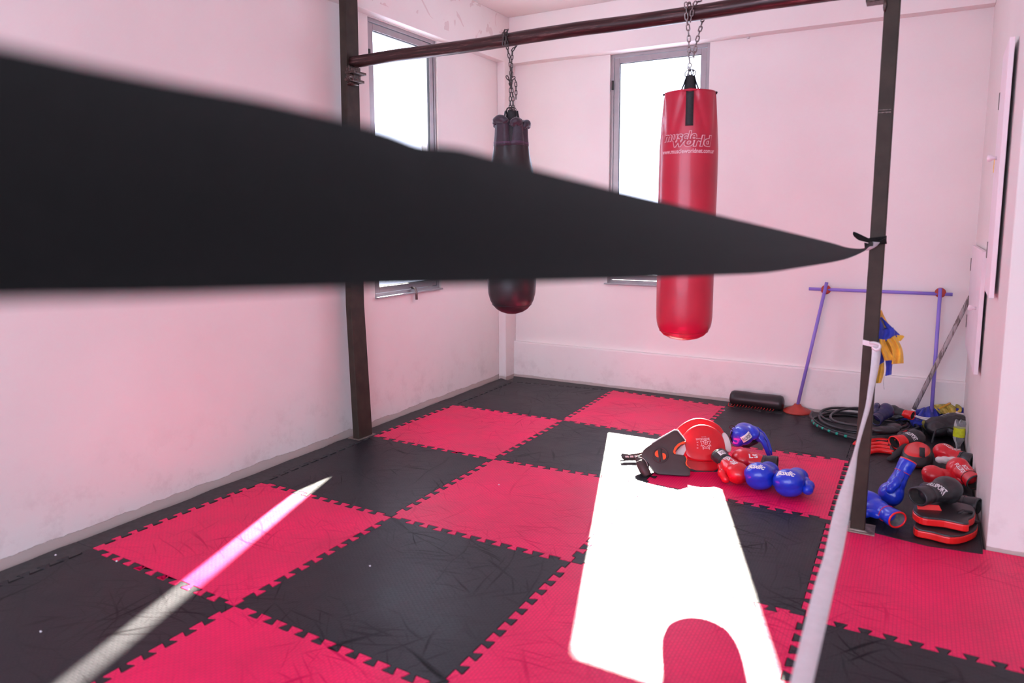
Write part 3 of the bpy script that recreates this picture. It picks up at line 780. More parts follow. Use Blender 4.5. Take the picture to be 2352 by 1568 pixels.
for j in range(4):
    a = A1+j*math.pi/2+.15; e = Vector((math.cos(a), math.sin(a), 0)); tn = Vector((-math.sin(a), math.cos(a), 0))
    pth = [BLK+e*(interp(tb, z)-.012)+Vector((0,0,z)) for z in (1.96, 2.02, 2.06)]+[BLK+e*.060+Vector((0,0,2.085)), BLK+e*.044+Vector((0,0,2.11)), BLK+e*.034+Vector((0,0,2.155))]
    pth = catmull(pth, 3); band(pth, .050, [tn]*len(pth), .005, 'strap', M['strap'], bb)
for j in range(5):
    a = A1+j*.9-1.8; cx = BLK.x+math.sin(j*1.1)*.012
    tube('ring', [(cx+.024*math.cos(t*math.pi/10)*math.cos(j*.6-1.2), BLK.y+.024*math.cos(t*math.pi/10)*math.sin(j*.6-1.2), 2.158+.019*math.sin(t*math.pi/10)) for t in range(20)], .0022, M['chain_dark'], bb, 6, True, world=True)
tube('bottom_seam', [(BLK.x+.1185*math.cos(a*math.pi/30), BLK.y+.1185*math.sin(a*math.pi/30), 1.012) for a in range(60)], .0015, M['strap'], bb, 6, True, world=True)
tube('loose_thread', catmull([BLK+Vector((.085, -.03, 2.06)), BLK+Vector((.105, -.035, 2.0)), BLK+Vector((.11, -.04, 1.955)), BLK+Vector((.09, -.045, 1.95))], 6), .0007, M['strap'], bb, 5, world=True)

# ------------------------------------------------------------------ ring ribbons
M['black_ribbon'] = plain('black_elastic_ribbon', (.0075, .0072, .007), .85, .2, 200, bumpd=.0005, spec=.2, sheen=.05)
M['white_ribbon'] = plain('white_elastic_ribbon', (.74, .68, .70), .6, .04, 40, bumpd=.0005)
A_, B_ = Vector((2.9102, -5.6203, 1.5459)), Vector((3.0995, -2.06, 1.4009))
nrm = (B_-A_).cross(Vector((0, 0, 1))).normalized()
def on_plane(u, v):
    d = ray(u, v); return CAM+d*((A_-CAM).dot(nrm)/d.dot(nrm))
top = [(0,103),(200,148),(400,190),(600,228),(780,271),(880,299),(960,329),(1060,341),(1130,360),(1215,384),(1400,432),(1650,494),(1800,530),(1900,555),(1950,569),(1985,570)]
bot = [(0,692),(400,680),(800,664),(1200,650),(1400,643),(1600,635),(1760,626),(1850,612),(1910,602),(1950,592),(1988,575)]
def yofx(tabl, u):
    for (a, b), (c, d) in zip(tabl, tabl[1:]):
        if a <= u <= c: return b+(d-b)*(u-a)/(c-a)
    return tabl[-1][1]
dirn = (B_-A_).normalized()
us = [0, 200, 400, 600, 780, 880, 920, 960, 1000, 1060, 1130, 1215, 1300, 1400, 1520, 1650, 1760, 1850, 1910, 1950, 1985]
tp = [on_plane(u, yofx(top, u)) for u in us]; bt = [on_plane(u, yofx(bot, u)) for u in us]
pre_t = [tp[0]-dirn*k for k in (1.3, .8, .4, .15)]; pre_b = [Vector((p.x, p.y, p.z-.12)) for p in pre_t]
kn = Vector((3.112, -2.078, 1.405)); tp += [kn+Vector((-.012, -.12, .012)), kn+Vector((0, 0, .008))]; bt += [kn+Vector((-.012, -.12, -.008)), kn+Vector((0, 0, -.010))]
tl = catmull(pre_t+tp, 3); bl_ = catmull(pre_b+bt, 3)
rbn = thing('ring_ribbon', 'wide black elastic ribbon stretched across the foreground and knotted to the right steel post', 'ribbon', tuple(A_))
ribbon('ribbon_band', tl, bl_, .0018, M['black_ribbon'], rbn, world=True)
M['grey_tip'] = plain('pale_ribbon_back', (.42, .38, .40), .6, .05, bumpd=0)
zk = 1.418
def around_post(name, z, h, mat, parent, g=.004, tilt=0):
    x0, x1, y0, y1 = 3.0935-g, 3.157+g, -2.062-g, -1.99+g
    c = [(x0, y0), (x1, y0), (x1, y1), (x0, y1)]; v, f = [], []
    for (x, y) in c:
        dz = tilt*(x-3.125)
        xi = x+(.003 if x < 3.12 else -.003); yi = y+(.003 if y < -2.02 else -.003)
        v += [(x, y, z-h/2+dz), (x, y, z+h/2+dz), (xi, yi, z+h/2+dz), (xi, yi, z-h/2+dz)]
    for k in range(4):
        for q in range(4): f.append((k*4+q, k*4+(q+1)%4, ((k+1)%4)*4+(q+1)%4, ((k+1)%4)*4+q))
    return mesh(name, v, f, mat, parent, world=True)
around_post('post_loop', zk+.006, .026, M['black_ribbon'], rbn, tilt=.15)
Kp = lambda u, v, y=-2.08: on_y(u, v, y)
ribbon('knot_loop', catmull([Kp(2012, 553), Kp(1995, 547), Kp(1976, 538), Kp(1961, 532), Kp(1959, 538)], 4), catmull([Kp(2010, 562), Kp(1990, 556), Kp(1972, 551), Kp(1962, 543), Kp(1960, 540)], 4), .008, M['black_ribbon'], rbn, world=True)
ribbon('knot_tail', [Kp(2006, 556, -2.085), Kp(1995, 559, -2.09), Kp(1985, 557, -2.09)], [Kp(2004, 562, -2.085), Kp(1996, 567, -2.09), Kp(1986, 570, -2.09)], .004, M['black_ribbon'], rbn, world=True)
ribbon('knot_wrap', catmull([Kp(1992, 549, -2.082), Kp(2008, 548, -2.084), Kp(2020, 553, -2.08), Kp(2034, 546, -2.069)], 3), catmull([Kp(1998, 566, -2.082), Kp(2008, 563, -2.084), Kp(2018, 561, -2.08), Kp(2036, 560, -2.069)], 3), .012, M['black_ribbon'], rbn, world=True)
ribbon('turned_end', [Kp(1988, 576, -2.094), Kp(1998, 562, -2.096), Kp(2004, 555, -2.095), Kp(2020, 556, -2.092)], [Kp(1994, 575, -2.094), Kp(2006, 570, -2.096), Kp(2014, 565, -2.095), Kp(2021, 557, -2.092)], .002, M['grey_tip'], rbn, world=True)['label'] = 'pale underside of the ribbon end'

wr = thing('ring_ribbon', 'narrow white ribbon tied low on the right steel post, running down to the bottom edge', 'ribbon', tuple(on_z(2003, 795, .9)))
rows = [(800, 2003, 2023, 3.36), (820, 2002, 2022, 3.35), (850, 1999, 2017, 3.30), (890, 1994, 2008, 3.22), (931, 1988, 2000, 3.12), (982, 1975, 1984.5, 2.98), (1033, 1962, 1971, 2.82), (1084, 1945.6, 1965, 2.66), (1135, 1927, 1958, 2.50), (1186, 1912, 1951, 2.34), (1237, 1901, 1942, 2.18), (1280, 1891, 1933, 2.05), (1339, 1872, 1919, 1.9), (1428, 1849, 1899, 1.7), (1568, 1814, 1867, 1.42), (1750, 1768, 1826, 1.18), (2100, 1680, 1750, .9)]
Lw = catmull([at_depth(l, v, d) for v, l, r_, d in rows], 3); Rw = catmull([at_depth(r_, v+1, d+.012) for v, l, r_, d in rows], 3)
ribbon('ribbon_band', Lw, Rw, .0016, M['white_ribbon'], wr, world=True)
zw = on_y(2000, 790, -2.066).z
around_post('post_loop', zw, .024, M['white_ribbon'], wr, tilt=-.18)
tube('knot', catmull([Kp(1998, 787, -2.075), Kp(2008, 787, -2.085), Kp(2019, 791, -2.08), Kp(2020, 799, -2.085), Kp(2012, 803, -2.09), Kp(2003, 797, -2.085)], 5), [.006]+[.011]*24+[.006], M['white_ribbon'], wr, 10, flat=.6, world=True)

# ------------------------------------------------------------------ cloth helper
def cloth(name, left, right, dep, folds, amp, mat, parent, seed=0, cols=26, rows=18, thick=.004, lean=0, sag=0):
    Lc = catmull([Vector((u, v, 0)) for u, v in left], max(2, rows//max(1, len(left)-1)))
    Rc = catmull([Vector((u, v, 0)) for u, v in right], max(2, rows//max(1, len(right)-1)))
    n = min(len(Lc), len(Rc)); 
    pick = lambda C_, i: C_[round(i*(len(C_)-1)/(n-1))]
    v, f = [], []
    for i in range(n):
        a, b = pick(Lc, i), pick(Rc, i)
        for k in range(cols+1):
            t = k/cols; q = a.lerp(b, t)
            w = amp*math.sin(t*folds*math.pi+seed+i*.05)*(.4+.6*math.sin(math.pi*min(1, .15+t*.7)))+amp*.7*noise.noise(Vector((t*5, i*.12, seed)))
            w -= sag*math.sin(math.pi*t)
            v.append(at_depth(q.x, q.y, dep+w+lean*i/n))
    for i in range(n-1):
        for k in range(cols): f.append((i*(cols+1)+k, i*(cols+1)+k+1, (i+1)*(cols+1)+k+1, (i+1)*(cols+1)+k))
    o = mesh(name, v, f, mat, parent, smooth=True, world=True)
    m = o.modifiers.new('thickness', 'SOLIDIFY'); m.thickness = thick; m.offset = 0
    return o
M['yellow_cloth'] = plain('yellow_cloth', (.72, .37, .025), .75, .15, 30, bumpd=.001, sheen=.2)
M['blue_cloth'] = plain('blue_cloth', (.018, .03, .36), .7, .2, 30, bumpd=.001, sheen=.2)
M['white_cloth'] = plain('white_cloth', (.74, .70, .72), .75, .06, 30, bumpd=.001)
jr = thing('jersey', 'blue and yellow cloth jersey knotted and hanging from the right steel post', 'jersey', tuple(at_depth(2035, 800, 4.02)))
jd = at_depth(2035, 800, 1.0); 
dp = (Vector((3.17, -1.99, .9))-CAM).dot(fwd)
cloth('yellow_sleeve', [(2020, 712), (2022, 735), (2030, 752)], [(2024, 712), (2033, 730), (2046, 752)], dp+.03, 2, .008, M['yellow_cloth'], jr, 1)
cloth('blue_panel', [(2018, 730), (2017, 760), (2019, 790)], [(2024, 728), (2047, 750), (2068, 770)], dp+.02, 3, .014, M['blue_cloth'], jr, 2)
cloth('blue_panel', [(2017, 760), (2018, 772), (2020, 784)], [(2052, 752), (2054, 768), (2040, 780)], dp-.005, 2, .012, M['blue_cloth'], jr, 5)
cloth('yellow_flap', [(2050, 769), (2054, 775), (2062, 782)], [(2072, 770), (2077, 773), (2068, 783)], dp+.01, 1, .006, M['yellow_cloth'], jr, 2)
cloth('yellow_panel', [(2019, 778), (2022, 800), (2032, 828)], [(2032, 780), (2042, 805), (2058, 826)], dp-.015, 2, .008, M['yellow_cloth'], jr, 3)
cloth('yellow_panel', [(2036, 780), (2050, 805), (2048, 836)], [(2056, 770), (2072, 800), (2075, 834)], dp-.01, 3, .009, M['yellow_cloth'], jr, 4)
cloth('blue_tail', [(2034, 826), (2036, 845), (2034, 863)], [(2050, 828), (2048, 845), (2047, 860)], dp+.01, 2, .006, M['blue_cloth'], jr, 6)
cloth('yellow_tail', [(2020, 830), (2016, 855), (2012, 880)], [(2030, 832), (2030, 855), (2023, 879)], dp+.02, 2, .006, M['yellow_cloth'], jr, 7)
cloth('blue_panel', [(2016, 790), (2017, 815), (2019, 838)], [(2026, 790), (2028, 815), (2031, 830)], dp+.015, 1, .006, M['blue_cloth'], jr, 8)
cloth('yellow_panel', [(2026, 775), (2034, 800), (2044, 826)], [(2058, 772), (2062, 800), (2060, 832)], dp+.02, 3, .006, M['yellow_cloth'], jr, 12)
tube('loose_thread', [at_depth(2031, 862, dp), at_depth(2029, 880, dp), at_depth(2031, 894, dp)], .0006, M['strap'], jr, 5, world=True)

# ------------------------------------------------------------------ hurdle leaning on the back wall
M['violet_pipe'] = plain('violet_plastic_pipe', (.27, .20, .66), .4, .06, 6, bumpd=0)
M['brick_red'] = plain('brick_red_plastic', (.42, .045, .03), .5, .12, 10, bumpd=.001)
hb = on_z(1831, 946); hb.z = 0
hd = thing('training_hurdle', 'violet pipe training hurdle with red joints leaning on the back wall', 'hurdle', tuple(hb))
cb = hb
lathe('base', [(.105, .0), (.108, .006), (.104, .016), (.075, .028), (.045, .042), (.030, .055), (.026, .064), (0, .066)], M['brick_red'], hd, 40, tuple(cb), world=True)
YL = .205
pole_r = .0125
tL = on_y(1899, 648, YL-.01); bL = Vector((cb.x, cb.y, .05))
tube('pole', [bL, tL], pole_r, M['violet_pipe'], hd, 16, world=True)
tR = on_y(2160, 662, YL-.01); bR = on_y(2141, 927, YL-.12)
tube('pole', [bR+(bR-tR).normalized()*.06, tR], pole_r, M['violet_pipe'], hd, 16, world=True)
cL, cR = on_y(1858, 663, YL), on_y(2188, 676, YL)
tube('crossbar', [cL, cR], pole_r, M['violet_pipe'], hd, 16, world=True)
for u, v in ((1897, 665), (2160, 672)):
    p = on_y(u, v, YL-.002); d = (CAM-p); d.z = 0
    lathe('joint', [(0, -.012), (.030, -.012), (.036, -.004), (.036, .004), (.030, .010), (0, .012)], M['brick_red'], hd, 28, tuple(p), tuple(d), world=True)
# ------------------------------------------------------------------ stick
def stick_mat():
    m, nt, b = new_mat('flaking_grey_paint'); co = coords(nt, 'Object', (30, 30, 6))
    ns = N(nt, 'ShaderNodeTexNoise', Scale=2.0, Detail=5.0, Distortion=.6); L(nt, co, ns.inputs['Vector'])
    c = ramp(nt, ns.outputs['Fac'], [(.42, (.16, .13, .12)), (.52, (.42, .37, .36))]).outputs[0]
    L(nt, c, b.inputs['Base Color']); b.inputs['Roughness'].default_value = .7; return m
M['stick'] = stick_mat()
s0 = Vector(on_z(2083, 972, .03)); d = ray(2229, 680); s1 = CAM+d*((3.632-CAM.x)/d.x)
st = thing('broomstick', 'grey flaking stick with a white lower end leaning against the right wall', 'stick', tuple(s0))
sm = s0.lerp(s1, .115)
tube('shaft', [sm, s1], .0145, M['stick'], st, 16, world=True)
tube('white_end', [s0, sm], .0155, M['white_cloth'], st, 16, world=True)['label'] = 'white painted lower end'
print('STICK', s0, s1, 'hurdle', cb, tL, tR)
# ------------------------------------------------------------------ black cushion roll
cr0, cr1 = on_z(1672, 931), on_z(1796, 947)
ax = (cr1-cr0); ln = ax.length; ax.normalize(); nb = Vector((-ax.y, ax.x, 0))
rad = .066
cu = thing('cushion_roll', 'black vinyl cushion roll with red lacing lying against the back wall plinth', 'cushion', tuple((cr0+cr1)/2))
def roll():
    v, f = [], []; seg = 36
    st_ = [(0, .1), (.002, .55), (.012, .86), (.03, .98), (.06, 1.0), (.12, 1.0), (.2, .97), (.28, 1.0), (.34, 1.01), (.375, .98), (ln-.012, .9), (ln-.002, .6), (ln, .1)]
    st_ = [(s, k) for s, k in st_ if s < ln-.013]+[(ln-.03, .99), (ln-.012, .88), (ln-.002, .55), (ln, .1)]
    for s, k in st_:
        for q in range(seg):
            a = 2*math.pi*q/seg
            w = 1+.05*noise.noise(Vector((s*9, math.cos(a)*1.3, math.sin(a)*1.3)))
            y, z = math.cos(a)*rad*k*w*1.05, math.sin(a)*rad*k*w*.93
            z = max(z, -rad*.86)
            v.append(cr0+ax*s+nb*(y+rad)+Vector((0, 0, z+rad*.86)))
    n = len(st_)
    for i in range(n-1):
        for q in range(seg): f.append((i*seg+q, i*seg+(q+1)%seg, (i+1)*seg+(q+1)%seg, (i+1)*seg+q))
    f += [tuple(range(seg))[::-1], tuple((n-1)*seg+q for q in range(seg))]
    return mesh('cushion_body', v, f, M['black_vinyl'], cu, smooth=True, world=True)
roll()
M['red_lace'] = plain('red_cord', (.55, .02, .02), .6, .1, bumpd=0)
for k in range(15):
    s = .02+k*.0235
    if s > ln-.03: break
    p = cr0+ax*s-nb*.003
    tube('lace', [p+nb*.004+Vector((0,0,.002)), p+ax*.008+nb*-.001+Vector((0,0,.010)), p+ax*.014+nb*.001+Vector((0,0,.020))], .0022, M['red_lace'], cu, 6, world=True)
tube('lace', catmull([cr0+ax*.008+nb*.002+Vector((0,0,.025)), cr0+ax*.004-nb*.008+Vector((0,0,.008)), cr0+ax*.014-nb*.02+Vector((0,0,.003)), cr0+ax*.05-nb*.028+Vector((0,0,.003))], 4), .0026, M['red_lace'], cu, 6, world=True)
# ------------------------------------------------------------------ coiled hose
M['hose'] = plain('black_rubber_hose', (.030, .028, .030), .38, .15, 20, bumpd=0)
M['green_mark'] = plain('green_tape', (.01, .35, .24), .5, .05, bumpd=0)
hc = on_z(1988, 972); print('HOSE', hc, on_z(1868,965), on_z(2107,965), on_z(2000,945), on_z(1960,1012))
hs = thing('rubber_hose', 'coiled black rubber hose with small green marks on the floor under the hurdle', 'hose', (hc.x, hc.y, 0))
pts = []; loops = 5; n = 36
for i in range(loops*n+1):
    t = i/n; a = 2*math.pi*t; k = int(t)
    rx = .355-.02*t+.03*math.sin(2.3*t+1); ry = .33-.02*t+.035*math.sin(1.7*t)
    cx, cy = hc.x+.02*math.sin(2.9*t), hc.y-.13-.045*math.sin(3.1*t)
    z = .012+.0145*t+.010*math.sin(a*2+t)
    x, y = cx+math.cos(a)*rx, cy+math.sin(a)*ry
    pts.append((min(x, 3.40), min(y, .19), max(z, .0105)))
tube('hose_coil', pts, .0098, M['hose'], hs, 8, world=True)
arc = catmull([hc+Vector((-.37, -.02, .045)), hc+Vector((-.36, -.16, .03)), hc+Vector((-.22, -.33, .015)), hc+Vector((-.02, -.45, .0105)), hc+Vector((.10, -.50, .0105))], 8)
tube('hose_end', arc, .0098, M['hose'], hs, 8, world=True)
for k in range(7):
    a = math.pi+.28+k*.17
    p = Vector(pts[int((a/(2*math.pi))*n)]); q = Vector(pts[int((a/(2*math.pi))*n)+1])
    d_ = (q-p).normalized()
    tube('green_mark', [p, p+d_*.018], .0106, M['green_mark'], hs, 8, world=True)
# ------------------------------------------------------------------ boxing gear
M['lea_red'] = plain('glossy_red_leather', (.60, .008, .018), .30, .08, 8, bumpd=.0012, coat=.3)
M['lea_blue'] = plain('glossy_blue_leather', (.010, .040, .58), .30, .08, 8, bumpd=.0012, coat=.3)
M['lea_black'] = plain('black_leather', (.022, .021, .023), .40, .15, 12, bumpd=.0012, coat=.12)
M['lea_navy'] = plain('navy_leather', (.018, .018, .075), .35, .1, 8, bumpd=.001, coat=.2)
M['lea_white'] = plain('off_white_leather', (.66, .62, .60), .45, .06, 10, bumpd=.001)
M['charcoal'] = plain('charcoal_vinyl', (.045, .034, .032), .5, .1, 14, bumpd=.0012)
M['orange'] = plain('orange_vinyl', (.85, .10, .015), .4, .06, 8, bumpd=0)
M['bright_red'] = plain('bright_red_vinyl', (.78, .012, .012), .32, .06, 8, bumpd=.001, coat=.2)
M['lining'] = plain('dark_lining', (.03, .026, .024), .9, .2, 60, bumpd=.001)
M['grey_lining'] = plain('grey_lining', (.16, .14, .13), .9, .2, 60, bumpd=.001)
M['cream'] = plain('cream_lining', (.55, .50, .44), .85, .1, 60, bumpd=.001)
def blob_mesh(ells, voxel=.006, smooth=6, wrinkle=0.0, seed=0):
    """one continuous skin over a group of ellipsoids: (centre, radii, rotation_z, rotation_y)"""
    bm = bmesh.new()
    for e in ells:
        c, r_ = e[0], e[1]; rz = e[2] if len(e) > 2 else 0; ry = e[3] if len(e) > 3 else 0
        mt = Matrix.Translation(c) @ Matrix.Rotation(R(rz), 4, 'Z') @ Matrix.Rotation(R(ry), 4, 'Y') @ Matrix.Diagonal((r_[0], r_[1], r_[2], 1))
        bmesh.ops.create_icosphere(bm, subdivisions=3, radius=1, matrix=mt)
    me = bpy.data.meshes.new('tmp'); bm.to_mesh(me); bm.free()
    o = bpy.data.objects.new('tmp', me); COL.objects.link(o)
    m = o.modifiers.new('r', 'REMESH'); m.mode = 'VOXEL'; m.voxel_size = voxel; m.use_smooth_shade = True
    s = o.modifiers.new('s', 'SMOOTH'); s.iterations = smooth; s.factor = .5
    dg = bpy.context.evaluated_depsgraph_get(); dg.update()
    out = bpy.data.meshes.new_from_object(o.evaluated_get(dg)); bpy.data.objects.remove(o); bpy.data.meshes.remove(me)
    if wrinkle:
        for q in out.vertices:
            k = noise.noise(q.co*28+Vector((seed, 0, 0)))*wrinkle+noise.noise(q.co*70+Vector((0, seed, 0)))*wrinkle*.4
            q.co += q.normal*k
    out.polygons.foreach_set('use_smooth', [True]*len(out.polygons))
    return out
def decal(s, obj_, center, xdir, ydir, w, h, mat, parent, name='lettering', off_=.0012, reach=.08, offset=.01, shear=0, vf=None, space=.95, maxl=.012):
    """flat print wrapped on to a curved surface; all vectors in the thing's own frame"""
    if vf is None: v, f = text_data(s, 1, offset, shear, space)
    else: v, f = vf
    v = fit(v, -w/2, w/2, -h/2, h/2); v, f = subdiv(v, f, maxl)
    X = Vector(xdir).normalized(); Y = Vector(ydir); Y = (Y-X*Y.dot(X)).normalized(); Z = X.cross(Y); C_ = Vector(center)
    me = obj_.data; bvh = BVHTree.FromPolygons([q.co for q in me.vertices], [tuple(p.vertices) for p in me.polygons])
    out = []
    for p in v:
        o_ = C_+X*p.x+Y*p.y+Z*reach
        hit, n_, _, _ = bvh.ray_cast(o_, -Z)
        out.append(hit+Z*off_ if hit is not None else C_+X*p.x+Y*p.y)
    return mesh(name, out, f, mat, parent)
def rect_vf(nx=6, ny=4):
    v = [Vector((i/nx, j/ny, 0)) for j in range(ny+1) for i in range(nx+1)]
    f = [(j*(nx+1)+i, j*(nx+1)+i+1, (j+1)*(nx+1)+i+1, (j+1)*(nx+1)+i) for j in range(ny) for i in range(nx)]
    return v, [q for a in f for q in ((a[0], a[1], a[2]), (a[0], a[2], a[3]))]
def frame3(axis, upv):
    X = Vector(axis).normalized(); Z = Vector(upv); Z = (Z-X*Z.dot(X)).normalized(); Y = Z.cross(X)
    return Matrix((X, Y, Z)).transposed()
def settle(root, z=0.0015):
    bpy.context.view_layer.update()
    def desc(o):
        for c in o.children:
            yield c; yield from desc(c)
    lo = 1e9
    for c in desc(root):
        if c.type == 'MESH':
            mw = root.matrix_basis @ c.matrix_basis if c.parent == root else root.matrix_basis @ c.parent.matrix_basis @ c.matrix_basis
            for q in c.data.vertices: lo = min(lo, (mw @ q.co).z)
    m = root.matrix_basis.copy(); m.translation.z += z-lo; root.matrix_basis = m
MITT = [((.165,0,.0), (.078,.052,.040)), ((.212,0,.006), (.062,.060,.048)), ((.214,.0,-.020), (.050,.056,.038)), ((.125,0,0), (.062,.043,.036)),
        ((.095,0,0), (.035,.040,.034))]
THUMB = [((.125,.042,-.010), (.038,.020,.020), 20), ((.163,.062,-.018), (.036,.024,.024), 12), ((.196,.067,-.026), (.027,.022,.022))]
CACHE = {}
def glove(label, cuff_pt, fist_pt, upv, s, mitt, cuff, trim, lining, flip=1, rest=0.0045, group=None, name='boxing_glove', cufflen=1.0, palm=None, fat=1.0, x0=.045):
    key = (flip, s, fat)
    if key not in CACHE:
        sc = lambda L_: [(tuple(Vector((c[0][0]*s, c[0][1]*s*flip*fat, c[0][2]*s*fat))), tuple(x*s*(fat if i else 1) for i, x in enumerate(c[1])), (c[2]*flip if len(c) > 2 else 0)) for c in L_]
        CACHE[key] = (blob_mesh(sc(MITT), .0052*s, 5, .0016*s, len(CACHE)), blob_mesh(sc(THUMB), .0046*s, 4, .001*s, 9+len(CACHE)))
    m1, m2 = [m.copy() for m in CACHE[key]]
    c, f_ = Vector(cuff_pt), Vector(fist_pt)
    root = thing(name, label, 'boxing glove', c-(f_-c).normalized()*x0*s, frame3(f_-c, upv), group)
    a = link('mitt', m1, mitt, root); b = link('thumb', m2, palm or mitt, root)
    n = 7; prof = []
    for k in range(n+1):
        t = k/n; prof.append(((x0+t*(.115-x0))*s, (.046-.007*t+.002*math.sin(t*9))*s, (.038-.004*t)*s))
    x_open = (x0-.010)*s
    def oval(nm, st_, mat, seg=28, parent=root):
        v, f = [], []
        for x, ry, rz in st_:
            for q in range(seg):
                an = 2*math.pi*q/seg; v.append((x, math.cos(an)*ry, math.sin(an)*rz))
        for i in range(len(st_)-1):
            for q in range(seg): f.append((i*seg+q, i*seg+(q+1)%seg, (i+1)*seg+(q+1)%seg, (i+1)*seg+q))
        return mesh(nm, v, f, mat, parent, smooth=True)
    w = .007*s
    cf = oval('cuff', [((x0+.02)*s, prof[0][1]-w, prof[0][2]-w), (x_open, prof[0][1]-w, prof[0][2]-w), (x_open-.004*s, prof[0][1]-w*.5, prof[0][2]-w*.5), (x_open, prof[0][1], prof[0][2])]+prof, cuff)
    oval('lining', [(x_open+.001, prof[0][1]-w*1.02, prof[0][2]-w*1.02), ((x0+.03)*s, .036*s, .029*s), ((x0+.045)*s, .028*s, .022*s), ((x0+.055)*s, .001, .001)], lining, parent=cf)
    def ringat(nm, x, ry, rz, r_, mat):
        tube(nm, [(x, math.cos(q*math.pi/16)*ry, math.sin(q*math.pi/16)*rz) for q in range(32)], r_, mat, cf, 8, True)
    ringat('cuff_trim', x_open-.002*s, prof[0][1]-w*.5, prof[0][2]-w*.5, .0042*s, trim)
    ringat('wrist_seam', prof[5][0], prof[5][1]+.0008*s, prof[5][2]+.0008*s, .0015*s, trim)
    if rest is not None: settle(root, rest)
    return root, a, cf
def W(u, v, z): return on_z(u, v, z)
toC = Vector((.4, -.9, .15))
# --- centre of the floor: pair of blue gloves, fists to the viewer
g1, m_, c_ = glove('blue boxing glove with white script in mid floor, left of the two nearest the viewer', W(1764, 1085, .055), W(1738, 1100, .075), (-.1, .35, 1), 1.28, M['lea_blue'], M['lea_blue'], M['lea_blue'], M['lining'], 1, group='blue gloves in the middle of the floor', fat=1.08, x0=.088)
decal('Boxlic', m_, (.300, 0, .040), (0, 1, 0), (-.75, 0, .66), .10, .034, M['print_white'], g1, shear=.3, offset=.035)
g2, m_, c_ = glove('blue boxing glove with white script in mid floor, right of the two nearest the viewer', W(1830, 1100, .055), W(1804, 1118, .075), (-.1, .35, 1), 1.28, M['lea_blue'], M['lea_blue'], M['lea_blue'], M['lining'], 1, group='blue gloves in the middle of the floor', fat=1.08, x0=.088)
decal('Boxlic', m_, (.300, 0, .040), (0, 1, 0), (-.75, 0, .66), .10, .034, M['print_white'], g2, shear=.3, offset=.035)
# red pair behind them
g3, m_, c_ = glove('red boxing glove with white letters and black labelled cuff in front of the red shield', W(1652, 1052, .10), W(1693, 1090, .055), (.35, -.55, .75), 1.08, M['lea_red'], M['lea_black'], M['lea_black'], M['lining'], -1, group='red gloves in the middle of the floor')
decal("ELL'S", m_, (.175, .0, .045), (-1, .1, 0), (0, -1, 0), .085, .030, M['print_white'], g3, offset=.03)
for k in range(3): decal('', m_, (.132-k*.0075, .0, .045), (1, 0, 0), (0, 1, 0), .004, .045, M['print_white'], g3, 'white_stripe', vf=rect_vf(1, 8))
decal('', c_, (.072, 0, .05), (1, 0, 0), (0, 1, 0), .035, .040, M['print_white'], g3, 'cuff_label', vf=rect_vf(4, 6))
decal('EVL', c_, (.072, 0, .05), (0, -1, 0), (1, 0, 0), .030, .020, M['print_black'], g3, 'label_print', off_=.0022)
g4, m_, c_ = glove('shiny red boxing glove mostly hidden behind the blue pair, beside the blue head guard', W(1778, 1078, .055), W(1712, 1068, .055), (.1, -.5, .8), 1.08, M['lea_red'], M['lea_black'], M['lea_black'], M['lining'], 1, group='red gloves in the middle of the floor')
decal("L'S", m_, (.165, .0, .045), (-1, -.3, 0), (.3, -1, 0), .05, .028, M['print_white'], g4, offset=.03)

# --- plates: outlines measured in a real leaning plane, given thickness away from the viewer
def plate(name, px_outline, plane_pt, plane_n, t, mat, parent, front=0.0, bw=.006, seg=3, smooth_n=0, puff=0.0):
    n_ = Vector(plane_n).normalized(); P0 = Vector(plane_pt)
    pts = []
    for u, v in px_outline:
        d = ray(u, v); pts.append(CAM+d*((P0-CAM).dot(n_)/d.dot(n_)))
    if smooth_n: pts = catmull(pts, smooth_n, closed=True)
    fr_ = [p+n_*front for p in pts]; bk = [p+n_*(front-t) for p in pts]
    m = len(pts); c = sum(fr_, Vector())/m
    v, f = [], []
    rings = [(1.0, 0), ] if not puff else [(1.0, 0), (.93, .45), (.82, .75), (.6, .95), (.3, 1.0)]
    v += bk
    for k, h in rings: v += [c+(p-c)*k+n_*(puff*h) for p in fr_]
    for i in range(m): f.append((i, (i+1)%m, m+(i+1)%m, m+i))
    for r_ in range(len(rings)-1):
        a, b = m*(r_+1), m*(r_+2)
        for i in range(m): f.append((a+i, a+(i+1)%m, b+(i+1)%m, b+i))
    f.append(tuple(range(m))[::-1]); a = m*len(rings); f.append(tuple(a+i for i in range(m)))
    o = mesh(name, v, f, mat, parent, world=True, smooth=bool(puff))
    if bw: bevel(o, bw, seg, 40)
    return o
# round red belly shield
pn = Vector((.42, -.76, .50)).normalized(); pp = W(1620, 1080, .012)
sh = thing('belly_shield', 'big round red padded shield with a small white emblem standing in the sunlit patch', 'pad', tuple(pp))
plate('backing', [(1545,1002),(1556,982),(1578,965),(1603,957),(1630,961),(1655,975),(1669,996),(1677,1022),(1674,1050),(1662,1068),(1642,1080),(1605,1082),(1572,1072),(1556,1042)], pp, pn, .055, M['lea_red'], sh, -.02, .015, 4, 3, puff=.004)
fp = plate('front_pad', [(1565,1008),(1578,988),(1600,976),(1626,977),(1650,990),(1662,1010),(1666,1038),(1657,1054),(1626,1060),(1591,1057),(1572,1044)], pp, pn, .035, M['lea_red'], sh, .012, .010, 4, 3, puff=.010)
plate('dark_edge', [(1574,1070),(1600,1079),(1640,1081),(1662,1070),(1664,1074),(1642,1085),(1604,1085),(1576,1076)], pp, pn, .06, M['lea_black'], sh, -.012, .003, 2)
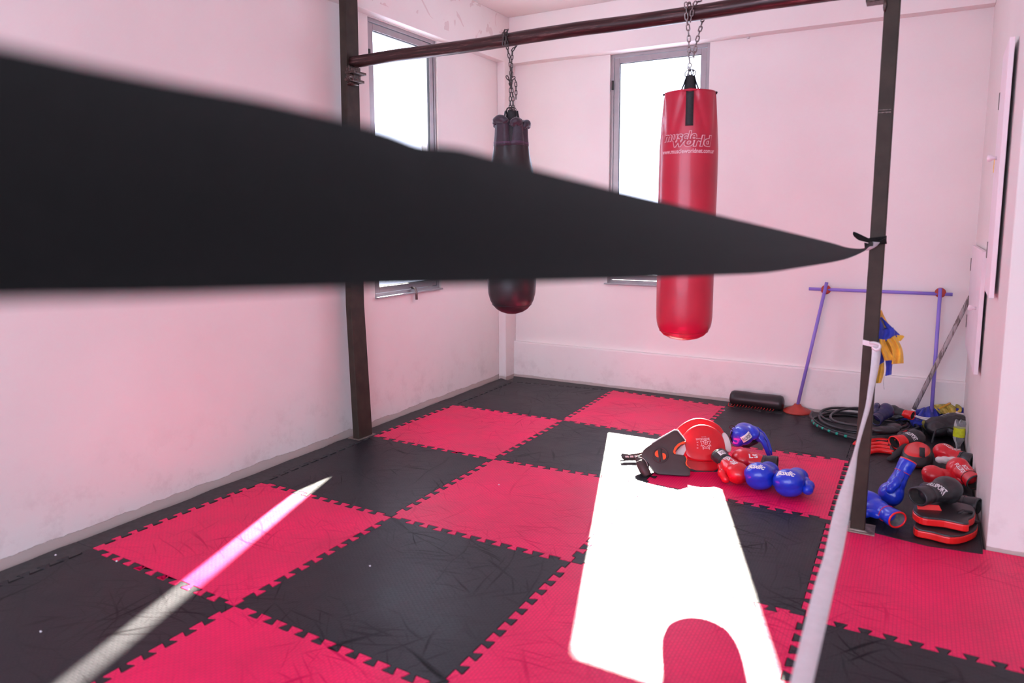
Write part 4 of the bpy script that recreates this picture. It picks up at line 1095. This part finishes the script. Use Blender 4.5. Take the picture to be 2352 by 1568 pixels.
plate('side_pad', [(1659,1004),(1660,995),(1664,993),(1671,1000),(1677,1014),(1680,1030),(1677,1037),(1669,1036),(1662,1022)], pp, pn, .03, M['lea_white'], sh, .002, .006, 3, 3, puff=.004)['label'] = 'off-white side pad of the shield'
F3 = frame3(Vector((.87, .49, 0)), pn)    # print directions on the pad
XP = F3.col[0]; XP = (Vector((.87, .49, 0))-pn*Vector((.87, .49, 0)).dot(pn)).normalized(); YP_ = pn.cross(XP)
def on_pad(u, v, lift):
    d = ray(u, v); q = pp+pn*(.012+.010+lift); return CAM+d*((q-CAM).dot(pn)/d.dot(pn))
def pad_text(s, u, v, w, h, rot, mat=None, name='lettering', offset=.02):
    vv, ff = text_data(s, 1, offset); vv = fit(vv, -w/2, w/2, -h/2, h/2); c = on_pad(u, v, .0012); a = R(rot)
    X = XP*math.cos(a)+YP_*math.sin(a); Y = -XP*math.sin(a)+YP_*math.cos(a)
    return mesh(name, [c+X*p.x+Y*p.y for p in vv], ff, mat or M['print_pink'], sh, world=True)
pad_text('BUDOKAN', 1614, 1008, .082, .014, 182)
pad_text('MARTIAL', 1616, 1003, .03, .004, 182)
for k, ch_ in enumerate('KAR'): pad_text(ch_, 1602, 1015+k*6.5, .008, .010, 90)
def pad_strokes(name, strokes, wd=.0028):
    v, f = [], []
    c0 = on_pad(1621, 1019, .0014)
    for st_ in strokes:
        for a, b in zip(st_, st_[1:]):
            p, q = c0+XP*a[0]+YP_*a[1], c0+XP*b[0]+YP_*b[1]; d = (q-p).normalized(); n_ = pn.cross(d)*wd/2; k = len(v)
            v += [p-n_, p+n_, q+n_, q-n_]; f.append((k, k+1, k+2, k+3))
    return mesh(name, v, f, M['print_pink'], sh, world=True)
e = .001
circ = lambda cx, cy, r_, a0=0, a1=360, n=14: [(cx+r_*math.cos(R(a0+(a1-a0)*k/n)), cy+r_*math.sin(R(a0+(a1-a0)*k/n))) for k in range(n+1)]
pad_strokes('emblem', [circ(0, .008, .012), circ(0, -.006, .022, 190, 350), circ(0, -.006, .014, 200, 340), [(-.032, .016), (-.022, 0), (-.032, -.014), (-.012, -.008)],
    [(.032, .016), (.022, 0), (.032, -.014), (.012, -.008)], [(-.030, .018), (-.014, .014), (0, .024), (.014, .014), (.030, .018)], [(-.02, -.012), (-.02, -.034), (-.012, -.026)], [(.02, -.012), (.02, -.034), (.012, -.026)], [(-.008, .008), (.008, .008)], [(0, .016), (0, -.002)]])
# dark guard with orange trim
gn = Vector((.30, -.80, .52)).normalized(); gp = W(1545, 1092, .006)
gd = thing('kick_guard', 'charcoal padded guard with orange-trimmed notch and round vent, leaning on the red shield', 'pad', tuple(gp))
sil = [(1474,1040),(1484,1028),(1512,1010),(1548,990),(1556,991),(1574,1013),(1569,1015),(1559,1019),(1549,1031),(1547,1040),(1551,1043),(1561,1044),(1571,1046),(1577,1052),(1575,1062),(1578,1070),(1585,1076),(1585,1089),(1578,1092),(1540,1090),(1510,1087),(1500,1078),(1487,1060),(1476,1048)]
body = plate('guard_body', sil, gp, gn, .05, M['charcoal'], gd, 0, .007, 3, 2, puff=.004)
notch = [(1575,1013),(1568,1014),(1557,1019),(1549,1028),(1546,1037),(1548,1042),(1552,1043),(1551,1036),(1556,1028),(1564,1021),(1574,1017)]
plate('orange_notch', notch, gp, gn, .02, M['orange'], gd, .006, .001, 1)['label'] = 'bright orange lining of the notch'
plate('white_inside', [(1574,1017),(1564,1022),(1556,1030),(1552,1039),(1560,1044),(1571,1042),(1577,1030)], gp, gn, .01, M['lea_white'], gd, -.030, .001, 1)['label'] = 'white inner face seen through the notch'
plate('orange_piping', [(1573,1048),(1577,1054),(1574,1063),(1577,1071),(1585,1076),(1586,1074),(1580,1070),(1577,1063),(1579,1055),(1576,1047)], gp, gn, .03, M['orange'], gd, .001, .001, 1)
plate('painted_sun_edge', [(1548,988),(1557,990),(1575,1012),(1576,1010),(1559,987),(1549,985),(1512,1006),(1496,1017),(1499,1018),(1516,1008)], gp, gn, .042, M['lea_white'], gd, -.004, .001, 1)  # bright sunlit rim put in as an off-white strip
def on_guard(u, v, lift=0):
    d = ray(u, v); q = gp+gn*(.004+lift); return CAM+d*((q-CAM).dot(gn)/d.dot(gn))
cc = on_guard(1517, 1045, .002)
XG = (Vector((.87, .49, 0))-gn*Vector((.87, .49, 0)).dot(gn)).normalized(); YG = gn.cross(XG)
tube('vent_ring', [cc+XG*math.cos(a*math.pi/14)*.044+YG*math.sin(a*math.pi/14)*.044 for a in range(28)], .004, M['charcoal'], gd, 8, True, world=True)
tube('vent_bar', [cc-YG*.040-XG*.008, cc+YG*.040+XG*.008], .005, M['charcoal'], gd, 8, world=True)
for sx in (-1, 1):
    a0 = 92 if sx < 0 else -88
    arcp = [(cc+XG*(.013*sx)+XG*math.cos(R(a))*.020*1+YG*(math.sin(R(a))*.020)-YG*.008*sx) for a in range(a0, a0+181, 20)]
    n = len(arcp); mesh('orange_vent', [p+gn*.004 for p in arcp]+[p-gn*.002 for p in arcp], [tuple(range(n)), tuple(range(n, 2*n))[::-1]]+[(i, (i+1)%n, n+(i+1)%n, n+i) for i in range(n)], M['orange'], gd, world=True)
# padded wrist roll and strap on its left
rc0, rc1 = on_guard(1463, 1054, -.02), on_guard(1481, 1092, -.02)
def roll2(name, a, b, r0, r1, mat, parent):
    n = 12; P_ = [a.lerp(b, k/n) for k in range(n+1)]
    rd = [r0*.3, r0*.9]+[r0+(r1-r0)*k/(n-4)+.0015*math.sin(k*2.1) for k in range(n-3)]+[r1*.9, r1*.3]
    return tube(name, P_, rd[:n+1], mat, parent, 20, world=True)
lathe('padded_roll', [(0, -.052), (.022, -.052), (.028, -.046), (.031, 0), (.028, .046), (.022, .052), (0, .052)], M['charcoal'], gd, 24, tuple(on_guard(1478, 1076, -.008)), tuple((on_guard(1470, 1060)-on_guard(1487, 1092))), world=True)
plate('wrist_cover', [(1459,1053),(1466,1045),(1478,1042),(1487,1054),(1491,1070),(1489,1084),(1481,1093),(1472,1078)], gp, gn, .03, M['charcoal'], gd, -.006, .006, 3, 2, puff=.006)
tube('cover_piping', [on_guard(p.x, p.y, .004) for p in catmull([Vector((1466,1049,0)), Vector((1478,1053,0)), Vector((1486,1064,0)), Vector((1488,1078,0)), Vector((1483,1087,0))], 4)], .0014, M['lea_white'], gd, 6, world=True)
sd = (W(1460, 1060, .0)-CAM).dot(fwd)
stL = [at_depth(u, v, sd) for u, v in ((1426, 1045), (1428, 1041), (1445, 1043), (1462, 1041), (1476, 1038))]
stR = [at_depth(u, v, sd) for u, v in ((1428, 1051), (1433, 1056), (1448, 1057), (1462, 1057), (1474, 1056))]
ribbon('strap', stL, stR, .006, M['charcoal'], gd, world=True)
for k in range(4):
    p = stL[1].lerp(stL[4], .12+k*.24); q = stR[1].lerp(stR[4], .12+k*.24); m0, m1 = p.lerp(q, .35), p.lerp(q, .62)
    ribbon('strap_eyelet', [m0-fwd*.006, m0-fwd*.006+rr*.022], [m1-fwd*.006, m1-fwd*.006+rr*.022], .002, M['lea_white'], gd, world=True)
tube('strap_end', [W(1424, 1058, .012), W(1445, 1056, .014), W(1462, 1056, .02)], .004, M['charcoal'], gd, 8, world=True)
# blue head guard
hd0 = W(1712, 1050, .0)
hg = thing('head_guard', 'blue boxing head guard with a white label, lying behind the red and blue gloves', 'head guard', tuple(hd0))
def HP(u, v, away=0): return at_depth(u, v, (hd0-CAM).dot(fwd)+away)-hd0
sz = 1/F_PX*(hd0-CAM).dot(fwd)
cheek = blob_mesh([(tuple(HP(1703, 1018)), (25*sz, 34*sz, 22*sz), 30, 0), (tuple(HP(1725, 1012)), (17*sz, 28*sz, 16*sz), 30), (tuple(HP(1692, 1030)), (13*sz, 26*sz, 14*sz), 30), (tuple(HP(1712, 1004, .05)), (22*sz, 30*sz, 13*sz), 30), (tuple(HP(1742, 1022, .02)), (12*sz, 24*sz, 12*sz), 30)], .0048, 6, .0012, 4)
ck_ = link('cheek_pad', cheek, M['lea_blue'], hg)
tube('brow_band', [HP(u, v, a)+hd0 for u, v, a in ((1728, 1012, .0), (1743, 1022, -.02), (1753, 1035, -.03), (1760, 1050, -.035), (1765, 1064, -.03), (1762, 1070, -.02))], [.022, .025, .023, .020, .018, .012], M['lea_blue'], hg, 16, world=True, flat=.7)
tube('crown_band', [HP(u, v, a)+hd0 for u, v, a in ((1722, 998, .04), (1738, 1004, .05), (1752, 1016, .05), (1762, 1032, .03), (1768, 1052, .01), (1770, 1064, 0))], [.010, .014, .014, .012, .012, .009], M['lea_blue'], hg, 12, world=True)
tube('inner_padding', [HP(u, v, a)+hd0 for u, v, a in ((1696, 1040, .0), (1715, 1040, .01), (1728, 1034, .02), (1738, 1034, .03))], [.012, .022, .022, .012], M['lea_black'], hg, 12, world=True)
tube('chin_strap', catmull([HP(1683, 1008, 0)+hd0, HP(1674, 1000, 0)+hd0, HP(1680, 996, 0)+hd0, HP(1687, 1000, 0)+hd0], 4), .0035, M['strap'], hg, 8, world=True)
tube('rear_strap', [HP(1680, 1010, -.01)+hd0, HP(1676, 1022, -.01)+hd0, HP(1682, 1034, -.01)+hd0], .009, M['strap'], hg, 8, world=True, flat=.5)
xv, yv = (HP(1714, 1006)-HP(1690, 1022)), (HP(1694, 1014)-HP(1702, 1030))
decal('', ck_, HP(1704, 1018), xv, yv, .068, .040, M['print_white'], hg, 'label_patch', vf=rect_vf(6, 4), reach=.2)
decal('FULLSPORT', ck_, HP(1704, 1018), xv, yv, .062, .022, M['print_black'], hg, off_=.0024, reach=.2)
decal('', ck_, HP(1707, 1025), xv, yv, .05, .004, M['print_black'], hg, 'label_line', off_=.0024, reach=.2, vf=rect_vf(4, 1))
settle(hg, .003)

# --- alcove: blue glove pair by the post
g5, m_, c_ = glove('blue boxing glove with red-piped cuff standing open end up, behind the right steel post', W(2082, 1088, .17), W(2050, 1150, .03), (.85, .3, .3), 1.10, M['lea_blue'], M['lea_blue'], M['bright_red'], M['grey_lining'], -1, group='blue gloves behind the right steel post')
decal('O', m_, (.15, -.01, .05), (0, 1, 0), (1, 0, 0), .02, .03, M['print_white'], g5)
g6, m_, c_ = glove('blue boxing glove with red-piped cuff opening towards the viewer, beside the right steel post', W(2056, 1196, .048), W(2002, 1164, .055), (.2, -.2, 1), 1.12, M['lea_blue'], M['lea_blue'], M['bright_red'], M['grey_lining'], 1, group='blue gloves behind the right steel post')
# black gloves by the pier
g7, m_, c_ = glove('black boxing glove with white lettering lying on the focus mitts by the white pier', W(2112, 1150, .14), W(2222, 1122, .15), (-.25, -.55, .8), 1.16, M['lea_black'], M['lea_black'], M['lea_black'], M['lining'], 1, rest=.104)
decal('FULLSPORT', m_, (.15, -.005, .045), (.25, -1, 0), (1, .25, 0), .095, .038, M['print_white'], g7, offset=.02)
g8, m_, c_ = glove('plain black boxing glove wedged between the focus mitts and the right wall', W(2240, 1168, .06), W(2160, 1150, .05), (0, -.3, 1), 1.0, M['lea_black'], M['lea_black'], M['lea_black'], M['lining'], 1)
# focus mitts
def focus_mitt(label, outline, z, t, tilt=0, tab=None):
    P_ = [W(u, v, z+t) for u, v in outline]
    c = sum(P_, Vector())/len(P_); root = thing('focus_mitt', label, 'focus mitt', (c.x, c.y, z))
    sm_ = catmull(P_, 4, closed=True); n = len(sm_)
    def slab_(nm, z0, z1, k, mat, bw):
        v = [Vector((c.x+(p.x-c.x)*k, c.y+(p.y-c.y)*k, z0+tilt*(p.x-c.x))) for p in sm_]+[Vector((c.x+(p.x-c.x)*k, c.y+(p.y-c.y)*k, z1+tilt*(p.x-c.x))) for p in sm_]
        f = [tuple(range(n))[::-1], tuple(range(n, 2*n))]+[(i, (i+1)%n, n+(i+1)%n, n+i) for i in range(n)]
        o = mesh(nm, v, f, mat, root, world=True); bevel(o, bw, 3, 40); return o
    slab_('red_rim', z+.002, z+t*.82, 1.0, M['bright_red'], .006)
    slab_('black_face', z+t*.74, z+t, .985, M['lea_black'], .008)
    return root
mo = [(2102,1213),(2140,1222),(2182,1232),(2215,1229),(2243,1216),(2244,1196),(2215,1186),(2170,1182),(2125,1186),(2103,1196)]
fm1 = focus_mitt('black focus mitt with red rim, lower of the two by the pier', [(u, v-2) for u, v in mo], 0.0045, .045)
mo2 = [(2099,1172),(2120,1184),(2170,1190),(2222,1200),(2226,1190),(2240,1180),(2236,1160),(2200,1150),(2150,1146),(2110,1150),(2098,1160)]
fm2 = focus_mitt('black focus mitt with red rim and red tab, upper of the two by the pier', [(u, v+2) for u, v in mo2], .056, .045)
tb_ = [(2106,1157),(2157,1160),(2163,1172),(2162,1180),(2150,1178),(2108,1170)]
plate('red_tab', tb_, W(2130, 1168, .105), (.3, -.85, .45), .006, M['bright_red'], fm2, .002, .002, 2)
tube('wrist_strap', [W(2226, 1192, .08), W(2236, 1196, .06), W(2246, 1198, .05)], .014, M['lea_black'], fm2, 10, world=True, flat=.6)
tube('wrist_strap', [W(2200, 1178, .10), W(2212, 1172, .115), W(2232, 1176, .105)], .010, M['strap'], fm2, 10, world=True, flat=.6)
tube('wrist_strap', [W(2168, 1204, .05), W(2185, 1209, .052), W(2210, 1206, .05)], .009, M['lea_black'], fm1, 10, world=True, flat=.6)
plate('rim_notch', [(2166,1232),(2170,1222),(2176,1224),(2175,1234)], W(2170, 1236, .01), (.3,-.9,.2), .003, M['bright_red'], fm1, .003, .001, 1)
# red gloves by the wall
g9, m_, c_ = glove('red boxing glove with white letters just above the nearest black lettered glove by the wall', W(2236, 1118, .05), W(2188, 1076, .07), (-.3, -.7, .6), 1.05, M['lea_red'], M['lea_red'], M['lea_black'], M['lining'], 1, rest=.006)
decal('FULLSPORT', m_, (.14, 0, .045), (-1, .05, 0), (.05, -1, 0), .105, .022, M['print_white'], g9, offset=.02)
decal('BOX', m_, (.14, -.025, .045), (-1, .05, 0), (.05, -1, 0), .05, .018, M['print_white'], g9, offset=.02)
g10, m_, c_ = glove('red boxing glove with rounded fist to the left, behind the black lettered glove', W(2210, 1096, .05), W(2158, 1092, .06), (.1, -.3, .9), 1.0, M['lea_red'], M['lea_red'], M['lea_red'], M['lining'], -1)
g11, m_, c_ = glove('red boxing glove with white palm and open black cuff, topmost against the right wall', W(2232, 1052, .10), W(2176, 1036, .10), (-.1, -.1, 1), 1.0, M['lea_red'], M['lea_black'], M['lea_black'], M['lining'], 1, rest=.03, palm=M['lea_white'])
decal('FULLSPORT', m_, (.17, 0, .045), (-1, 0, 0), (0, -1, 0), .09, .020, M['print_white'], g11, offset=.02)
# black lettered glove with a red cuff
g12, m_, c_ = glove('black boxing glove with white lettering and red cuff, between the hose and the black bag', W(2058, 1011, .07), W(2120, 998, .08), (-.15, -.7, .7), 1.05, M['lea_black'], M['bright_red'], M['bright_red'], M['lining'], 1, rest=.002)
decal('FULLSPORT', m_, (.165, 0, .045), (.1, -1, 0), (1, .1, 0), .085, .034, M['print_white'], g12, offset=.02)
# red ribbed guard
rg = thing('ribbed_shin_guard', 'red ribbed foam guard lying flat beside the right steel post', 'shin guard', tuple(W(2020, 1040, 0)))
for k in range(4):
    v0 = 1010+k*8.0
    pts_ = [W(u, v0+dv, .020+.004*(k == 1)) for u, dv in ((1996, 4), (2004, 1), (2022, -.5), (2042, 2), (2052, 5))]
    tube('foam_rib', catmull(pts_, 4), [.006]+[.0155+.001*math.sin(q) for q in range(15)]+[.011], M['bright_red'], rg, 12, world=True)
tube('wrist_band', [W(2040, 1012, .03), W(2048, 1026, .03), W(2054, 1042, .02)], .012, M['lea_black'], rg, 10, world=True, flat=.6)
settle(rg)
# round red and black hand pad
hp_ = thing('hand_pad', 'red-topped black hand pad with black strap lying below the black lettered glove', 'pad', tuple(W(2106, 1055, 0)))
out = [(2068,1046),(2076,1030),(2095,1022),(2115,1022),(2136,1032),(2144,1046),(2138,1060),(2118,1066),(2090,1063),(2074,1056)]
def pad3(nm, z0, z1, k0, k1, mat):
    P_ = catmull([W(u, v, .03) for u, v in out], 4, closed=True); n = len(P_); c = sum(P_, Vector())/n
    v, f = [], []
    hs_ = 5
    for h in range(hs_+1):
        t = h/hs_; kk = k0+(k1-k0)*t; z = z0+(z1-z0)*math.sin(t*math.pi/2)
        v += [Vector((c.x+(p.x-c.x)*kk, c.y+(p.y-c.y)*kk, z)) for p in P_]
    for h in range(hs_):
        for i in range(n): f.append((h*n+i, h*n+(i+1)%n, (h+1)*n+(i+1)%n, (h+1)*n+i))
    f += [tuple(range(n))[::-1], tuple(hs_*n+i for i in range(n))]
    return mesh(nm, v, f, mat, hp_, smooth=True, world=True)
pad3('lower_rim', .002, .016, .90, 1.0, M['bright_red']); pad3('black_side', .014, .062, 1.02, .82, M['lea_black']); pad3('red_top', .052, .074, .90, .58, M['bright_red'])
ribbon('strap', catmull([W(2110, 1020, .03), W(2112, 1030, .080), W(2112, 1042, .080), W(2112, 1054, .045)], 3), catmull([W(2122, 1021, .03), W(2124, 1031, .079), W(2124, 1043, .079), W(2125, 1056, .045)], 3), .005, M['strap'], hp_, world=True)
tube('strap_bundle', catmull([W(2083, 1020, .05), W(2070, 1030, .05), W(2058, 1044, .03), W(2040, 1056, .012)], 4), [.008]+[.018]*4+[.022]*4+[.019]*3+[.010], M['strap'], hp_, 12, world=True, flat=.6)
# black bag
bg = thing('gym_bag', 'slumped black bag behind the plastic bottle in the alcove corner', 'bag', tuple(W(2160, 1010, 0)))
bc = W(2172, 1004, 0)-bg.location
link('bag_body', blob_mesh([((bc.x-.02, bc.y+.02, .06), (.12, .09, .07), 20), ((bc.x+.05, bc.y+.05, .08), (.10, .10, .075), 20), ((bc.x-.06, bc.y-.05, .05), (.07, .07, .055)), ((bc.x+.06, bc.y-.03, .05), (.07, .08, .05))], .0065, 5, .005, 3), M['lea_black'], bg)
tube('bag_handle', catmull([W(2140, 1022, .05), W(2150, 992, .13), W(2175, 985, .15), W(2190, 990, .13)], 5), .006, M['strap'], bg, 8, world=True)
settle(bg)
# bottle, base up
M['pet'] = None
def pet():
    m, nt, b = new_mat('clear_plastic'); b.inputs['Base Color'].default_value = (.88, .9, .9, 1); b.inputs['Roughness'].default_value = .12
    b.inputs['Transmission Weight'].default_value = .85; b.inputs['IOR'].default_value = 1.25; return m
M['pet'] = pet()
M['lime'] = plain('lime_label', (.62, .72, .02), .4, .1, 60, bumpd=0)
bp_ = W(2202, 1036, 0); bp_.x = min(bp_.x, 3.60)
bt_ = thing('plastic_bottle', 'clear plastic bottle with a lime label, upended beside the right wall', 'bottle', tuple(bp_))
v, f = [], []; seg = 30
prf = [(.012, .0), (.014, .02), (.018, .035), (.030, .06), (.0335, .075), (.0335, .09), (.033, .14), (.0335, .16), (.033, .172), (.029, .186), (.020, .190), (.006, .183)]
for r_, z in prf:
    for k in range(seg):
        a = 2*math.pi*k/seg; rr_ = r_*(1+(.10*math.cos(5*a) if z > .165 else 0)); zz = z+(.006*math.cos(5*a) if z > .18 else 0)
        v.append((math.cos(a)*rr_, math.sin(a)*rr_, zz))
for i in range(len(prf)-1):
    for k in range(seg): f.append((i*seg+k, i*seg+(k+1)%seg, (i+1)*seg+(k+1)%seg, (i+1)*seg+k))
f += [tuple(range(seg))[::-1], tuple((len(prf)-1)*seg+k for k in range(seg))]
mesh('bottle_body', v, f, M['pet'], bt_, smooth=True)
lathe('bottle_label', [(.0342, .085), (.0345, .09), (.0342, .14), (.0338, .145)], M['lime'], bt_, 30, (0, 0, 0), caps=False)
lathe('bottle_cap', [(0, 0), (.015, 0), (.0155, .016), (0, .016)], M['print_white'], bt_, 20, (0, 0, -.014))
settle(bt_)
# navy glove over the hose
ng, m_, c_ = glove('navy boxing glove arched over the coiled hose just right of the steel post', W(2012, 972, .10), W(2036, 950, .14), (.5, -.7, .4), .92, M['lea_navy'], M['lea_navy'], M['lea_navy'], M['lining'], 1, rest=.085)
kg, m_, c_ = glove('black and red glove half hidden behind the white end of the stick', W(2092, 974, .06), W(2058, 966, .06), (0, -.4, .9), .8, M['lea_black'], M['bright_red'], M['bright_red'], M['lining'], 1, rest=.07)
dk = thing('shin_pad', 'black padded shin guard with red edge lying in front of the coiled hose', 'shin guard', tuple(W(2040, 1006, 0)))
link('pad_body', blob_mesh([(tuple(W(2032, 1004, .03)-dk.location), (.10, .045, .028), 25), (tuple(W(2050, 998, .035)-dk.location), (.06, .05, .03), 25)], .006, 5, .003, 6), M['lea_black'], dk)
settle(dk, .055)
tube('red_edge', [W(2056, 1010, .06), W(2066, 996, .07), W(2082, 989, .07)], .010, M['bright_red'], dk, 10, world=True, flat=.6)
rs = tube('red_strap_end', catmull([W(1962, 1020, .01), W(1970, 1012, .012), W(1985, 1008, .012), W(2000, 1010, .012)], 4), .012, M['bright_red'], rg, 10, world=True, flat=.5)
# cloth heap in the corner
M['dirty_yellow'] = plain('yellow_print_cloth', (.62, .50, .10), .75, .4, 18, bumpd=.001)
hp2 = W(2140, 975, 0); dpp = (Vector((3.38, .05, .08))-CAM).dot(fwd)
def heap(label, name, left, right, dd, folds, amp, mat, seed):
    root = thing(name, label, 'cloth', tuple(at_depth((left[0][0]+right[0][0])/2, left[-1][1], dpp+dd)))
    cloth('cloth_panel', left, right, dpp+dd, folds, amp, mat, root, seed, 30, 20, .006, lean=-.10); return root
def lumpcloth(root, u, v, dd, r_, mat, seed, rot=0):
    c = at_depth(u, v, dpp+dd)-root.location
    return link('cloth_fold', blob_mesh([(tuple(c), r_, rot), (tuple(c+Vector((r_[0]*.5, 0, r_[2]*.3))), tuple(x*.7 for x in r_), rot+30)], .0065, 3, .014, seed), mat, root)
h1 = heap('blue cloth with yellow and white edges heaped on the black bag in the corner', 'cloth_heap', [(2118, 940), (2108, 955), (2104, 966)], [(2140, 930), (2150, 945), (2160, 962)], .02, 4, .02, M['blue_cloth'], 3)
lumpcloth(h1, 2128, 952, .05, (.09, .06, .05), M['blue_cloth'], 5); lumpcloth(h1, 2200, 950, .03, (.055, .05, .045), M['blue_cloth'], 8)
lumpcloth(h1, 2204, 968, .0, (.04, .05, .04), M['blue_cloth'], 18)
h2 = heap('yellow patterned cloth crumpled on top of the corner heap', 'cloth_heap', [(2142, 930), (2150, 940), (2160, 950)], [(2196, 926), (2208, 936), (2208, 946)], .06, 6, .02, M['dirty_yellow'], 5)
lumpcloth(h2, 2175, 940, .10, (.10, .06, .045), M['dirty_yellow'], 2)
tube('yellow_tie', [at_depth(2158, 938, dpp+.02), at_depth(2170, 932, dpp), at_depth(2182, 926, dpp+.02)], .008, M['yellow_cloth'], h2, 8, world=True)
h3 = heap('white cloth draped across the front of the corner heap', 'cloth_heap', [(2098, 952), (2120, 958), (2150, 958), (2180, 948)], [(2100, 956), (2122, 964), (2152, 968), (2186, 958)], -.05, 2, .01, M['white_cloth'], 6)
lumpcloth(h3, 2198, 954, -.03, (.045, .03, .028), M['white_cloth'], 4)
h4 = thing('cloth_heap', 'dark blue cloth strewn on the floor between the stick and the black bag', 'cloth', tuple(at_depth(2110, 975, dpp)))
lumpcloth(h4, 2070, 956, .05, (.08, .05, .03), M['blue_cloth'], 3); lumpcloth(h4, 2108, 968, -.02, (.06, .05, .035), M['blue_cloth'], 9, 40)
h5 = thing('cloth_heap', 'yellow and dark patterned cloth poking out left of the black bag', 'cloth', tuple(at_depth(2130, 975, dpp)))
lumpcloth(h5, 2130, 973, -.06, (.045, .04, .035), M['dirty_yellow'], 12)
for h in (h1, h2, h3, h4, h5): pass
# red plastic handle at the very top
rh = thing('jump_rope_handle', 'bright pink-red plastic handle on top of the corner heap against the wall', 'handle', tuple(at_depth(2205, 925, dpp+.08)))
tube('grip', catmull([at_depth(u, v, dpp+.10) for u, v in ((2185, 927), (2195, 921), (2205, 915), (2211, 913))], 4), [.010, .011, .010, .009, .009, .010, .012, .015, .017, .018, .018, .017, .012], M['bright_red'], rh, 14, world=True)
lathe('knob_end', [(0, -.012), (.014, -.010), (.018, 0), (.014, .010), (0, .012)], M['bright_red'], rh, 18, tuple(at_depth(2209, 921, dpp+.10)), world=True)
bk = thing('rubber_ball', 'small black rubber lump beside the pink-red handle on the corner heap', 'ball', tuple(at_depth(2181, 924, dpp+.10)))
lump('rubber_body', tuple(at_depth(2181, 924, dpp+.10)), (.026, .022, .020), 4, M['lea_black'], bk, .2)
# crumbs of plaster
def crumb(u, v, r_, label):
    c = W(u, v, 0)
    o = lump('plaster_crumb', (0, 0, r_*.7), (r_, r_*.8, r_*.7), u, M['white_cloth'], None, .4); o.location = (c.x, c.y, .0005)
    tag(o, label, 'crumb')
crumb(94, 1452, .0045, 'white plaster crumb on the black tile in the lower left corner')
crumb(128, 1276, .005, 'white plaster crumb on the border strip by the left wall')
crumb(268, 1290, .005, 'white plaster crumb at the near left corner of the red tile by the wall')
crumb(850, 1301, .0045, 'tiny white plaster crumb on the scuffed black centre tile')
crumb(1146, 1114, .004, 'tiny white plaster crumb on the red tile in the middle')
crumb(1664, 943, .006, 'white plaster crumb just left of the black cushion roll')
# small fittings on the walls
pg = on_y(1721, 84, YB); o = tube('wall_peg', [(pg.x, YB+.01, pg.z+.02), (pg.x, YB-.02, pg.z+.018), (pg.x-.003, YB-.024, pg.z-.02)], .010, M['lea_white'], None, 10)
tag(o, 'small white pipe stub high on the back wall right of the window', 'pipe stub')
